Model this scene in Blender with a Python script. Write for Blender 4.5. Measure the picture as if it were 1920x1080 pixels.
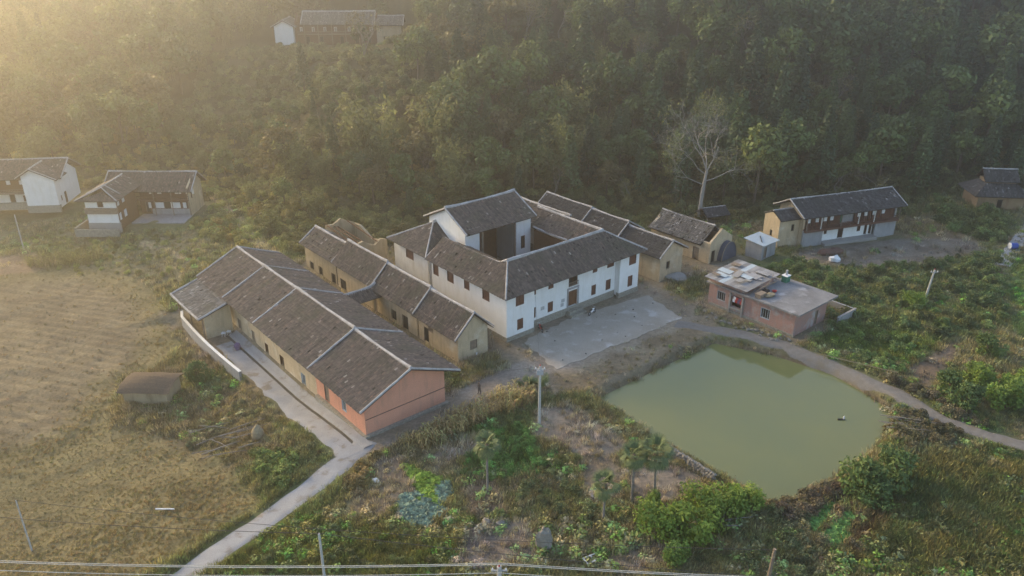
import bpy, bmesh, math, random
import numpy as np
from mathutils import Vector, Matrix

for _o in list(bpy.data.objects):
    bpy.data.objects.remove(_o, do_unlink=True)
SC = bpy.context.scene
COL = SC.collection
rnd = random.Random(11)
NR = np.random.default_rng(11)
rad = math.radians

# ------------------------------------------------------------------ camera
CAM_H = 48.0
PITCH = rad(24.4)
FPX = 1493.0
cd = bpy.data.cameras.new('camera')
cd.sensor_width = 36.0
cd.lens = 36.0 * FPX / 1920.0
cd.clip_start = 0.5
cd.clip_end = 4000
cam = bpy.data.objects.new('camera', cd)
COL.objects.link(cam)
cam.location = (0, 0, CAM_H)
cam.rotation_euler = (rad(90) - PITCH, 0, 0)
SC.camera = cam

# ------------------------------------------------------------------ sky, sun, exposure
SUN_AZ = rad(-49)      # measured from +Y towards +X (left of the view)
SUN_EL = rad(18)
world = bpy.data.worlds.new('World')
SC.world = world
world.use_nodes = True
wn = world.node_tree
sky = wn.nodes.new('ShaderNodeTexSky')
sky.sky_type = 'NISHITA'
sky.sun_disc = False
sky.sun_elevation = SUN_EL
sky.sun_rotation = SUN_AZ
sky.air_density = 1.0
sky.dust_density = 2.0
bg = wn.nodes['Background']
bg.inputs['Strength'].default_value = 0.15
wn.links.new(sky.outputs[0], bg.inputs['Color'])
sl = bpy.data.lights.new('sun', 'SUN')
sl.energy = 2.1
sl.angle = rad(12)
sl.color = (1.0, 0.70, 0.27)
sun = bpy.data.objects.new('sun', sl)
COL.objects.link(sun)
_d = Vector((math.sin(SUN_AZ) * math.cos(SUN_EL), math.cos(SUN_AZ) * math.cos(SUN_EL), math.sin(SUN_EL)))
sun.rotation_euler = _d.to_track_quat('Z', 'Y').to_euler()
sun.location = (-60, 60, 90)
HAZE_DENSITY = 0.0015
HAZE_G = 0.78
SC.view_settings.view_transform = 'Standard'
SC.view_settings.look = 'None'
SC.view_settings.gamma = 1.0
SC.view_settings.use_curve_mapping = False
SC.view_settings.exposure = 1.62
SC.render.engine = 'CYCLES'
SC.cycles.use_denoising = True
SC.cycles.max_bounces = 6
SC.cycles.diffuse_bounces = 3
SC.cycles.glossy_bounces = 2
SC.cycles.transmission_bounces = 3
SC.cycles.transparent_max_bounces = 6
SC.cycles.volume_bounces = 0

# ------------------------------------------------------------------ measuring: where a line of sight meets level ground
def ray(px, py):
    a = (px - 960) / FPX
    b = (540 - py) / FPX
    return a, math.cos(PITCH) + b * math.sin(PITCH), b * math.cos(PITCH) - math.sin(PITCH)
def G(px, py, z=0.0):
    d = ray(px, py)
    t = (z - CAM_H) / d[2]
    return d[0] * t, d[1] * t

# village frame: u runs along the white facade, w runs back from it
OX, OY, TH = -0.68, 89.1, rad(40)
CU, SU = math.cos(TH), math.sin(TH)
def L(u, w):
    return OX + u * CU - w * SU, OY + u * SU + w * CU
def LI(x, y):
    x = x - OX; y = y - OY
    return x * CU + y * SU, -x * SU + y * CU

# ------------------------------------------------------------------ materials
MATS = {}
def _nodes(name):
    m = bpy.data.materials.new(name)
    m.use_nodes = True
    nt = m.node_tree
    return m, nt, nt.nodes['Principled BSDF']
def N(nt, t, **kw):
    n = nt.nodes.new(t)
    for k, v in kw.items():
        setattr(n, k, v)
    return n
def ramp(nt, fac, stops):
    r = N(nt, 'ShaderNodeValToRGB')
    e = r.color_ramp.elements
    while len(e) < len(stops):
        e.new(0.5)
    for i, (p, c) in enumerate(stops):
        e[i].position = p
        e[i].color = (*c, 1)
    nt.links.new(fac, r.inputs[0])
    return r.outputs[0]
def noise(nt, scale, detail=5, vec=None, rough=0.6):
    n = N(nt, 'ShaderNodeTexNoise')
    n.inputs['Scale'].default_value = scale
    n.inputs['Detail'].default_value = detail
    n.inputs['Roughness'].default_value = rough
    if vec is not None:
        nt.links.new(vec, n.inputs['Vector'])
    return n.outputs['Fac']
def mixc(nt, fac, a, b, mode='MIX'):
    n = N(nt, 'ShaderNodeMix', data_type='RGBA', blend_type=mode)
    for s, v in ((n.inputs['Factor'], fac), (n.inputs['A'], a), (n.inputs['B'], b)):
        if hasattr(v, 'is_output'):
            nt.links.new(v, s)
        elif isinstance(v, tuple):
            s.default_value = (*v, 1)
        else:
            s.default_value = v
    return n.outputs['Result']
def scaled(nt, s):
    tc = N(nt, 'ShaderNodeTexCoord')
    mp = N(nt, 'ShaderNodeMapping')
    mp.inputs['Scale'].default_value = s
    nt.links.new(tc.outputs['Object'], mp.inputs[0])
    return mp.outputs[0]
def bump(nt, b, h, strength, dist=0.05):
    n = N(nt, 'ShaderNodeBump')
    n.inputs['Strength'].default_value = strength
    n.inputs['Distance'].default_value = dist
    nt.links.new(h, n.inputs['Height'])
    nt.links.new(n.outputs[0], b.inputs['Normal'])
def mat(name, c1, c2, scale=1.0, rough=0.9, streak=None, spots=None, bmp=0.3, spec=0.2, fine=None, fc=0.2):
    """two-tone mottled surface; streak: a third colour in vertical streaks; spots: a colour in irregular patches"""
    if name in MATS:
        return MATS[name]
    m, nt, b = _nodes(name)
    v = scaled(nt, (1, 1, 1))
    f = noise(nt, scale, 6, v)
    c = ramp(nt, f, [(0.3, c1), (0.7, c2)])
    if streak:
        sv = scaled(nt, (1.1, 1.1, 0.2))
        sf = noise(nt, 1.6, 5, sv)
        sr = ramp(nt, sf, [(0.5, (0, 0, 0)), (0.75, (1, 1, 1))])
        c = mixc(nt, sr, c, streak)
    if spots:
        pf = noise(nt, 0.55, 7, v)
        pr = ramp(nt, pf, [(0.55, (0, 0, 0)), (0.66, (1, 1, 1))])
        c = mixc(nt, pr, c, spots)
    ff = noise(nt, fine or 14, 3, v)
    fr = ramp(nt, ff, [(0.3, (1 - fc,) * 3), (0.7, (1 + fc * 0.85,) * 3)])
    c = mixc(nt, 1.0, c, fr, 'MULTIPLY')
    nt.links.new(c, b.inputs['Base Color'])
    b.inputs['Roughness'].default_value = rough
    b.inputs['Specular IOR Level'].default_value = spec
    if bmp:
        bump(nt, b, ff, bmp, 0.03)
    MATS[name] = m
    return m
def tile_mat(name, stops, moss=(0.10, 0.10, 0.07)):
    m, nt, b = _nodes(name)
    at = N(nt, 'ShaderNodeAttribute', attribute_name='rnd')
    c = ramp(nt, at.outputs['Fac'], stops)
    v = scaled(nt, (1, 1, 1))
    c = mixc(nt, ramp(nt, noise(nt, 0.35, 6, v), [(0.5, (0, 0, 0)), (0.7, (0.75, 0.75, 0.75))]), c, moss)
    c = mixc(nt, 1.0, c, ramp(nt, noise(nt, 2.2, 4, v), [(0.3, (0.7, 0.7, 0.7)), (0.75, (1.25, 1.25, 1.25))]), 'MULTIPLY')
    nt.links.new(c, b.inputs['Base Color'])
    b.inputs['Roughness'].default_value = 0.85
    b.inputs['Specular IOR Level'].default_value = 0.25
    MATS[name] = m
    return m
def leaf_mat(name, cols, tint=False, trans=0.28, var=0.5):
    m, nt, b = _nodes(name)
    oi = N(nt, 'ShaderNodeObjectInfo')
    at = N(nt, 'ShaderNodeAttribute', attribute_name='rnd')
    if tint:
        ta = N(nt, 'ShaderNodeAttribute', attribute_name='tint', attribute_type='INSTANCER')
        c = ta.outputs['Color']
    else:
        k = len(cols)
        c = ramp(nt, oi.outputs['Random'], [(i / max(1, k - 1), q) for i, q in enumerate(cols)])
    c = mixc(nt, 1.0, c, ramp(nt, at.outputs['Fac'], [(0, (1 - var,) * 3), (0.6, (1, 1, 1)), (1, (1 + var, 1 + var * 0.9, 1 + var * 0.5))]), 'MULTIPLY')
    nt.links.new(c, b.inputs['Base Color'])
    b.inputs['Roughness'].default_value = 0.6
    b.inputs['Specular IOR Level'].default_value = 0.25
    tr = N(nt, 'ShaderNodeBsdfTranslucent')
    nt.links.new(c, tr.inputs['Color'])
    mx = N(nt, 'ShaderNodeMixShader')
    mx.inputs[0].default_value = trans
    nt.links.new(b.outputs[0], mx.inputs[1])
    nt.links.new(tr.outputs[0], mx.inputs[2])
    nt.links.new(mx.outputs[0], nt.nodes['Material Output'].inputs['Surface'])
    MATS[name] = m
    return m

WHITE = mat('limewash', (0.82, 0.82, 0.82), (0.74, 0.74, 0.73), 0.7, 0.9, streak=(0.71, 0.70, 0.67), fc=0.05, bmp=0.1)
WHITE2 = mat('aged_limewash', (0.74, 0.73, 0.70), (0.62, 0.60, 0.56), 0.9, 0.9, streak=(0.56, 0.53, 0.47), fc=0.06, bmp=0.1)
MUD = mat('rammed_earth', (0.56, 0.45, 0.30), (0.46, 0.37, 0.25), 0.8, 0.95, streak=(0.34, 0.27, 0.18), spots=(0.58, 0.51, 0.40), bmp=0.6)
MUD2 = mat('grey_rammed_earth', (0.42, 0.35, 0.24), (0.33, 0.27, 0.18), 0.8, 0.95, streak=(0.22, 0.18, 0.12), bmp=0.6)
PINK = mat('salmon_plaster', (0.68, 0.33, 0.23), (0.60, 0.29, 0.20), 0.5, 0.9, streak=(0.50, 0.27, 0.19))
STONE = mat('rubble_stone', (0.36, 0.34, 0.29), (0.20, 0.19, 0.16), 3.5, 0.95, bmp=0.9, fine=6)
CONC = mat('concrete', (0.34, 0.33, 0.32), (0.27, 0.26, 0.25), 0.4, 0.9, spots=(0.28, 0.26, 0.23))
CONC2 = mat('grey_render', (0.36, 0.36, 0.37), (0.29, 0.29, 0.30), 0.6, 0.9, streak=(0.22, 0.22, 0.22))
SLAB = mat('roof_slab', (0.27, 0.27, 0.28), (0.15, 0.15, 0.155), 0.5, 0.85, spots=(0.34, 0.34, 0.36))
LIME = mat('ridge_mortar', (0.50, 0.49, 0.49), (0.27, 0.26, 0.26), 1.3, 0.9, bmp=0.6)
WOOD = mat('dark_timber', (0.16, 0.075, 0.035), (0.10, 0.05, 0.028), 2.5, 0.8)
WOOD2 = mat('weathered_timber', (0.27, 0.22, 0.17), (0.17, 0.13, 0.10), 2.5, 0.85)
REDWOOD = mat('red_brown_timber', (0.165, 0.078, 0.052), (0.10, 0.052, 0.038), 2.5, 0.75)
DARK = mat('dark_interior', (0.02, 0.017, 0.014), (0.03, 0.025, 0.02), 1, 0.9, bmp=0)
BRICKM = mat('old_brick_wall', (0.44, 0.235, 0.19), (0.34, 0.235, 0.205), 1.6, 0.95, streak=(0.36, 0.335, 0.33), spots=(0.42, 0.385, 0.375), bmp=0.8)
DECK = mat('roof_boards', (0.05, 0.04, 0.035), (0.035, 0.03, 0.027), 2, 0.95, bmp=0)
BARK = mat('bark', (0.17, 0.13, 0.10), (0.10, 0.08, 0.06), 3, 0.95)
PALEBARK = mat('pale_bark', (0.27, 0.25, 0.23), (0.17, 0.155, 0.14), 3, 0.95)
POLEC = mat('pole_concrete', (0.50, 0.50, 0.49), (0.42, 0.42, 0.41), 1, 0.85)
METAL = mat('steel', (0.45, 0.46, 0.48), (0.36, 0.37, 0.39), 3, 0.4)
BLUESHEET = mat('blue_grey_sheet', (0.46, 0.53, 0.58), (0.38, 0.45, 0.50), 0.8, 0.5)
RUBBER = mat('black_rubber', (0.02, 0.02, 0.02), (0.03, 0.03, 0.03), 3, 0.7)
TARP = mat('slate_blue_tarp', (0.10, 0.11, 0.15), (0.075, 0.08, 0.11), 2, 0.6)
STRAW = mat('dry_straw', (0.36, 0.29, 0.19), (0.26, 0.21, 0.13), 3, 0.95, bmp=0.9)
WIRE = mat('cable', (0.04, 0.04, 0.045), (0.06, 0.06, 0.06), 1, 0.6, bmp=0)
PALEWIRE = mat('aluminium_cable', (0.45, 0.45, 0.43), (0.38, 0.38, 0.36), 1, 0.6, bmp=0)
PLASTIC = mat('white_plastic', (0.80, 0.80, 0.82), (0.72, 0.72, 0.75), 2, 0.4, bmp=0)
REDP = mat('red_plastic', (0.50, 0.05, 0.04), (0.40, 0.04, 0.03), 2, 0.5, bmp=0)
BLUEP = mat('blue_plastic', (0.05, 0.10, 0.40), (0.04, 0.08, 0.30), 2, 0.4, bmp=0)
PURPLE = mat('violet_cloth', (0.16, 0.11, 0.22), (0.11, 0.08, 0.16), 4, 0.9)
GREENP = mat('green_cloth', (0.05, 0.20, 0.13), (0.04, 0.15, 0.10), 3, 0.8)
ROCK = mat('field_stone', (0.30, 0.28, 0.25), (0.19, 0.175, 0.155), 2, 0.95, bmp=0.8)
TILE = tile_mat('roof_tile', [(0, (0.068, 0.06, 0.056)), (0.45, (0.132, 0.108, 0.096)), (0.8, (0.19, 0.15, 0.13)), (0.93, (0.22, 0.145, 0.12)), (1, (0.42, 0.375, 0.35))])
TILE2 = tile_mat('slate_grey_roof_tile', [(0, (0.04, 0.04, 0.043)), (0.5, (0.075, 0.072, 0.075)), (0.85, (0.12, 0.115, 0.115)), (1, (0.30, 0.29, 0.29))], moss=(0.07, 0.075, 0.07))
TILE3 = tile_mat('pale_worn_roof_tile', [(0, (0.09, 0.085, 0.08)), (0.5, (0.17, 0.155, 0.145)), (0.85, (0.26, 0.24, 0.22)), (1, (0.42, 0.40, 0.38))])

# ------------------------------------------------------------------ mesh helpers
def link(name, me, material=None, parent=None, **props):
    o = bpy.data.objects.new(name, me)
    COL.objects.link(o)
    if material is not None and me is not None and not len(me.materials):
        me.materials.append(material)
    if parent is not None:
        o.parent = parent
    for k, v in props.items():
        o[k] = v
    return o
def tag(o, label, cat, group=None):
    o['label'] = label
    o['category'] = cat
    if group:
        o['group'] = group
    return o
def thing(name, label, cat, loc, rz=0.0, group=None):
    o = bpy.data.objects.new(name, None)
    o.empty_display_size = 0.3
    COL.objects.link(o)
    o.location = loc
    o.rotation_euler = (0, 0, rz)
    return tag(o, label, cat, group)
def dup(root, loc, rz=0.0, s=1.0, label=None, group=None):
    r = root.copy(); COL.objects.link(r)
    r.location = loc; r.rotation_euler = (0, 0, rz); r.scale = (s, s, s)
    if label: r['label'] = label
    if group: r['group'] = group
    for ch in list(root.children):
        c = ch.copy(); COL.objects.link(c); c.parent = r
        for g in ch.children:
            d = g.copy(); COL.objects.link(d); d.parent = c
    return r
class MB:
    def __init__(s):
        s.v = []; s.f = []; s.r = []
    def add(s, pts, faces, r=0.5):
        n = len(s.v)
        s.v += [tuple(p) for p in pts]
        s.f += [tuple(i + n for i in f) for f in faces]
        s.r += [r] * len(pts)
        return s
    def box(s, a0, a1, b0, b1, z0, z1):
        return s.add([(a0, b0, z0), (a1, b0, z0), (a1, b1, z0), (a0, b1, z0), (a0, b0, z1), (a1, b0, z1), (a1, b1, z1), (a0, b1, z1)],
                     [(3, 2, 1, 0), (4, 5, 6, 7), (0, 1, 5, 4), (1, 2, 6, 5), (2, 3, 7, 6), (3, 0, 4, 7)])
    def tube(s, p0, p1, r0, r1=None, n=6, r=0.5, cap=True):
        r1 = r0 if r1 is None else r1
        p0 = Vector(p0); p1 = Vector(p1)
        d = (p1 - p0)
        if d.length < 1e-6: return s
        d.normalize()
        x = d.orthogonal().normalized(); y = d.cross(x)
        pts = []
        for p, q in ((p0, r0), (p1, r1)):
            for i in range(n):
                a = 2 * math.pi * i / n
                pts.append(p + (x * math.cos(a) + y * math.sin(a)) * q)
        fs = [(i, (i + 1) % n, n + (i + 1) % n, n + i) for i in range(n)]
        if cap:
            fs += [tuple(range(n - 1, -1, -1)), tuple(range(n, 2 * n))]
        return s.add(pts, fs, r)
    def bar(s, p0, p1, w, h, up=(0, 0, 1)):
        p0 = Vector(p0); p1 = Vector(p1)
        d = (p1 - p0).normalized()
        x = d.cross(Vector(up))
        if x.length < 1e-4: x = d.orthogonal()
        x.normalize(); y = x.cross(d).normalized()
        pts = []
        for p in (p0, p1):
            for i, j in ((-1, -1), (1, -1), (1, 1), (-1, 1)):
                pts.append(p + x * (i * w / 2) + y * (j * h / 2))
        return s.add(pts, [(0, 1, 2, 3), (7, 6, 5, 4), (0, 4, 5, 1), (1, 5, 6, 2), (2, 6, 7, 3), (3, 7, 4, 0)])
    def lathe(s, prof, c=(0, 0, 0), n=12):
        pts = []
        for r, z in prof:
            for i in range(n):
                a = 2 * math.pi * i / n
                pts.append((c[0] + r * math.cos(a), c[1] + r * math.sin(a), c[2] + z))
        fs = []
        for k in range(len(prof) - 1):
            for i in range(n):
                j = (i + 1) % n
                fs.append((k * n + i, k * n + j, (k + 1) * n + j, (k + 1) * n + i))
        fs.append(tuple(range(n - 1, -1, -1)))
        fs.append(tuple(range((len(prof) - 1) * n, len(prof) * n)))
        return s.add(pts, fs)
    def blob(s, c, rx, ry, rz, seed=0, n=10, m=6, amp=0.15, zmin=None):
        q = random.Random(seed)
        ph = [q.uniform(0, 6.28) for _ in range(6)]
        pts = []; fs = []
        for k in range(m + 1):
            t = math.pi * k / m
            for i in range(n):
                a = 2 * math.pi * i / n
                d = 1 + amp * (math.sin(2 * a + ph[0]) * math.sin(2 * t + ph[1]) + 0.6 * math.sin(3 * a + ph[2] + 2 * t) + 0.5 * math.sin(5 * t + ph[3] + a))
                z = c[2] + rz * math.cos(t) * d
                if zmin is not None: z = max(z, zmin)
                pts.append((c[0] + rx * math.sin(t) * math.cos(a) * d, c[1] + ry * math.sin(t) * math.sin(a) * d, z))
        for k in range(m):
            for i in range(n):
                j = (i + 1) % n
                fs.append((k * n + i, (k + 1) * n + i, (k + 1) * n + j, k * n + j))
        return s.add(pts, fs)
    def mesh(s, name, off=(0, 0, 0), attr=False):
        me = bpy.data.meshes.new(name)
        v = [(p[0] - off[0], p[1] - off[1], p[2] - off[2]) for p in s.v]
        me.from_pydata(v, [], s.f)
        if attr:
            a = me.attributes.new('rnd', 'FLOAT', 'POINT')
            a.data.foreach_set('value', np.array(s.r, dtype=np.float32))
        me.update()
        return me
def np_mesh(name, V, F, rndv=None, tint=None):
    """V (n,3), F (m,k) of one face size"""
    me = bpy.data.meshes.new(name)
    V = np.asarray(V, dtype=np.float32); F = np.asarray(F, dtype=np.int32)
    k = F.shape[1]
    me.vertices.add(len(V)); me.vertices.foreach_set('co', V.ravel())
    me.loops.add(F.size); me.loops.foreach_set('vertex_index', F.ravel())
    me.polygons.add(len(F))
    me.polygons.foreach_set('loop_start', np.arange(0, F.size, k, dtype=np.int32))
    me.polygons.foreach_set('loop_total', np.full(len(F), k, dtype=np.int32))
    me.update(calc_edges=True)
    if rndv is not None:
        a = me.attributes.new('rnd', 'FLOAT', 'POINT')
        a.data.foreach_set('value', np.asarray(rndv, dtype=np.float32))
    if tint is not None:
        a = me.attributes.new('cover', 'FLOAT_COLOR', 'POINT')
        c = np.ones((len(V), 4), dtype=np.float32); c[:, :3] = tint
        a.data.foreach_set('color', c.ravel())
    return me
def smooth(e0, e1, x):
    t = np.clip((x - e0) / (e1 - e0), 0, 1)
    return t * t * (3 - 2 * t)
def vnoise(x, y, s, seed=0):
    """cheap smooth value noise, 0..1"""
    x = np.asarray(x, float) / s + 71.3 * seed; y = np.asarray(y, float) / s - 37.7 * seed
    xi = np.floor(x); yi = np.floor(y); fx = x - xi; fy = y - yi
    fx = fx * fx * (3 - 2 * fx); fy = fy * fy * (3 - 2 * fy)
    def hsh(a, b):
        q = np.sin(a * 127.1 + b * 311.7 + seed * 17.17) * 43758.5453
        return q - np.floor(q)
    return (hsh(xi, yi) * (1 - fx) + hsh(xi + 1, yi) * fx) * (1 - fy) + (hsh(xi, yi + 1) * (1 - fx) + hsh(xi + 1, yi + 1) * fx) * fy
def fbm(x, y, s, seed=0):
    return 0.5 * vnoise(x, y, s, seed) + 0.3 * vnoise(x, y, s * 0.45, seed + 1) + 0.2 * vnoise(x, y, s * 0.2, seed + 2)
def sdpoly(x, y, P):
    """signed distance to polygon, negative inside"""
    x = np.asarray(x, float); y = np.asarray(y, float)
    d = np.full(x.shape, 1e9); ins = np.zeros(x.shape, bool)
    n = len(P)
    for i in range(n):
        ax, ay = P[i]; bx, by = P[(i + 1) % n]
        ex, ey = bx - ax, by - ay
        t = np.clip(((x - ax) * ex + (y - ay) * ey) / (ex * ex + ey * ey + 1e-9), 0, 1)
        d = np.minimum(d, np.hypot(x - ax - t * ex, y - ay - t * ey))
        c = ((ay > y) != (by > y)) & (x < (bx - ax) * (y - ay) / (by - ay + 1e-12) + ax)
        ins ^= c
    return np.where(ins, -d, d)
def sdline(x, y, P):
    x = np.asarray(x, float); y = np.asarray(y, float)
    d = np.full(x.shape, 1e9)
    for i in range(len(P) - 1):
        ax, ay = P[i]; bx, by = P[i + 1]
        ex, ey = bx - ax, by - ay
        t = np.clip(((x - ax) * ex + (y - ay) * ey) / (ex * ex + ey * ey + 1e-9), 0, 1)
        d = np.minimum(d, np.hypot(x - ax - t * ex, y - ay - t * ey))
    return d
# ------------------------------------------------------------------ layout of the ground
def GP(pts, z=0.0):
    return [G(x, y, z) for x, y in pts]
POND = GP([(1340, 645), (1236, 693), (1120, 750), (1184, 794), (1255, 838), (1345, 888), (1440, 946), (1500, 935), (1565, 902), (1612, 868), (1655, 826), (1672, 776), (1636, 748), (1560, 704), (1450, 668)], -0.9)
FIELD = GP([(-200, 520), (-60, 500), (60, 492), (180, 500), (250, 525), (300, 560), (325, 610), (325, 660), (290, 690), (225, 705), (215, 790), (330, 815), (420, 862), (480, 930), (505, 962), (420, 1012), (300, 1085), (-20, 1300), (-400, 1300), (-500, 700)], -1.6)
PLOUGH = GP([(-200, 540), (60, 515), (200, 520), (265, 560), (290, 620), (270, 680), (200, 710), (150, 790), (60, 830), (-300, 900)], -1.6)
PATH_PX = [(690, 826), (655, 858), (600, 898), (545, 935), (490, 975), (420, 1022), (345, 1075), (270, 1130), (180, 1200)]
PATH = GP(PATH_PX)
DIRTROAD = GP([(668, 842), (740, 808), (830, 772), (900, 735), (960, 705), (1010, 685), (1060, 672)])
ROADR = GP([(1268, 606), (1300, 613), (1370, 622), (1450, 640), (1530, 672), (1610, 704), (1690, 742), (1760, 786), (1830, 812), (1930, 838), (2050, 860)])
YARD = [L(u, w) for u, w in [(-3, 0.3), (-3.5, -5), (-10, -5), (-13, -9.5), (-8, -12.5), (0, -10.5), (22, -11.5), (27, -9), (28, -3), (26, 3), (36, 1), (40, -4), (44, -2), (42, 4), (37, 8), (27, 12), (0, 3)]]
COURT = [L(u, w) for u, w in [(1.5, -1.6), (5.2, -0.6), (14, -0.5), (24.6, -2.2), (22.3, -9.8), (12, -9.6), (0.3, -9.0)]]
REARYARD = GP([(1500, 470), (1680, 446), (1830, 450), (1840, 470), (1760, 492), (1600, 500), (1480, 492)])
BAREPLOTS = [(GP([(1010, 765), (1080, 757), (1180, 832), (1150, 862), (1070, 850), (1000, 810)]), (0.255, 0.215, 0.175)),
             (GP([(1170, 880), (1240, 868), (1330, 890), (1300, 935), (1190, 945)]), (0.245, 0.205, 0.165)),
             (GP([(870, 985), (1000, 975), (1010, 1065), (850, 1075)]), (0.245, 0.21, 0.18)),
             (GP([(660, 925), (760, 895), (790, 925), (700, 975), (650, 960)]), (0.25, 0.20, 0.14)),
             (GP([(800, 850), (900, 818), (920, 838), (820, 878)]), (0.27, 0.22, 0.17)),
             (GP([(1690, 440), (1830, 452), (1828, 468), (1700, 455)]), (0.27, 0.20, 0.12)),
             (GP([(1700, 690), (1790, 640), (1800, 660), (1730, 740)]), (0.23, 0.17, 0.12)),
             (GP([(1590, 1000), (1650, 940), (1680, 950), (1600, 1050)]), (0.17, 0.085, 0.05)),
             (GP([(1085, 862), (1160, 850), (1175, 930), (1100, 950)]), (0.225, 0.185, 0.14)),
             (GP([(690, 860), (745, 850), (770, 900), (700, 905)]), (0.235, 0.19, 0.145)),
             (GP([(860, 900), (930, 900), (950, 960), (880, 975)]), (0.22, 0.17, 0.125)),
             (GP([(1140, 1040), (1270, 1000), (1290, 1060), (1150, 1085)]), (0.25, 0.20, 0.15)),
             (GP([(700, 165), (900, 160), (900, 170), (700, 175)], 30), (0.2, 0.16, 0.1)),
             (GP([(-100, 470), (60, 455), (110, 470), (60, 490), (-100, 500)]), (0.30, 0.22, 0.15))]
BANK = [L(u, w) for u, w in [(-2, -9), (22, -9), (27, -12), (22, -15.6), (2, -15.8), (-4, -13)]]
GREENPLOTS = [(GP([(900, 800), (970, 800), (1020, 870), (950, 905), (870, 880)]), (0.06, 0.11, 0.035)),
              (GP([(1880, 490), (1960, 470), (2000, 640), (1915, 640)]), (0.07, 0.13, 0.045)),
              (GP([(1540, 590), (1760, 640), (1700, 690), (1520, 640)]), (0.075, 0.115, 0.03)),
              (GP([(1700, 860), (1930, 820), (2050, 1090), (1560, 1090)]), (0.075, 0.095, 0.04)),
              (GP([(380, 395), (460, 360), (520, 380), (470, 420)], 3), (0.16, 0.19, 0.05)),
              (GP([(420, 985), (560, 960), (900, 1010), (860, 1085), (420, 1085)]), (0.085, 0.105, 0.035))]
TRAILS = [(GP([(395, 285), (440, 325), (480, 365), (505, 388)], 9), 1.2), (GP([(265, 452), (310, 468), (355, 490)]), 0.5)]
BUILT = [(0, 25, -0.5, 27), (-24.6, -13.5, -7, 37.5), (-8.3, -3, -0.5, 40), (28, 36.5, -0.5, 28), (28.5, 37, -23, -9), (-29, -24, 25, 38), (39, 46, -2, 12)]
BEDS = [GP(p) for p in ([(745, 935), (775, 920), (842, 958), (800, 990), (750, 978)], [(812, 915), (842, 902), (852, 925), (826, 940)], [(752, 868), (785, 880), (830, 900), (818, 950), (788, 935), (776, 900)], [(1505, 985), (1555, 945), (1575, 950), (1530, 1000)], [(1540, 1010), (1590, 960), (1605, 968), (1570, 1030)])]
GARDEN = GP([(650, 880), (800, 850), (1000, 790), (1130, 760), (1240, 850), (1330, 900), (1200, 960), (1150, 1085), (760, 1085), (640, 985)])
PADS = [(-52, 236, 25, 23, 16.2), (-70, 139, 15, 12, 0.0), (-95, 147, 22, 10, 0.0), (88, 141, 8, 6, 1.6), (57, 127, 16, 9, 0.0), (6, 124, 42, 14, 0.0)]
YB_X = [-160, -110, -80, -58, -42, -25, -5, 15, 35, 60, 100, 150]
YB_Y = [160, 160, 152, 146, 124, 128, 137, 140, 139, 140, 149, 158]
SL_X = [-160, -60, -10, 40, 130]
SL_Y = [0.15, 0.13, 0.27, 0.40, 0.44]
def hgt(x, y):
    x = np.asarray(x, float); y = np.asarray(y, float)
    u, w = LI(x, y)
    z = np.zeros(x.shape)
    # terrace beside the long house falls away to the paddy
    z -= 1.0 * smooth(-23.6, -25.0, u) * smooth(-6, 8, w)
    sharp = smooth(10, 14, w) * smooth(40, 36, w)
    z -= 0.9 * smooth(-28.6, -29.2 - 7 * (1 - sharp), u) * smooth(-18, -2, w)
    z -= 0.35 * smooth(0, 14, -40 - u)
    fd = sdpoly(x, y, PLOUGH)
    ax = (x * 0.29 + y * 0.957)
    z += 0.075 * np.sin(ax * 2 * math.pi / 1.45 + 1.2 * vnoise(x, y, 14, 5)) * smooth(0, -3, fd)
    # hill
    d = np.maximum(0, y - np.interp(x, YB_X, YB_Y))
    s = np.interp(x, SL_X, SL_Y)
    hz = s * (np.sqrt(d * d + 16) - 4) + 0.0006 * np.minimum(d, 260) ** 2
    hz = hz + (fbm(x, y, 38, 3) - 0.5) * np.minimum(8, d * 0.1)
    hz = 105 * np.tanh(hz / 105)
    for px, py, rx, ry, pz in PADS:
        q = np.hypot((x - px) / rx, (y - py) / ry)
        k = smooth(1.5, 1.0, q)
        hz = hz * (1 - k) + pz * k
    z = z + hz
    # rough ground
    m = smooth(0.3, 3, sdpoly(x, y, YARD)) * smooth(1.6, 4, sdline(x, y, PATH)) * smooth(1.5, 4, sdline(x, y, ROADR)) * smooth(1.5, 4, sdline(x, y, DIRTROAD))
    for a0, a1, b0, b1 in BUILT:
        q = np.maximum(np.maximum(a0 - u, u - a1), np.maximum(b0 - w, w - b1))
        m = m * smooth(0.3, 3, q)
    pd = sdpoly(x, y, POND)
    z = z + m * ((fbm(x, y, 6, 9) - 0.5) * 0.55 + (vnoise(x, y, 1.1, 4) - 0.5) * 0.12) * smooth(0.0, 3.0, np.abs(pd))
    z = z - 2.2 * smooth(1.5, -1.5, pd)
    return z
def h1(x, y):
    return float(hgt(np.array([x]), np.array([y]))[0])
C = np.array
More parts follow.
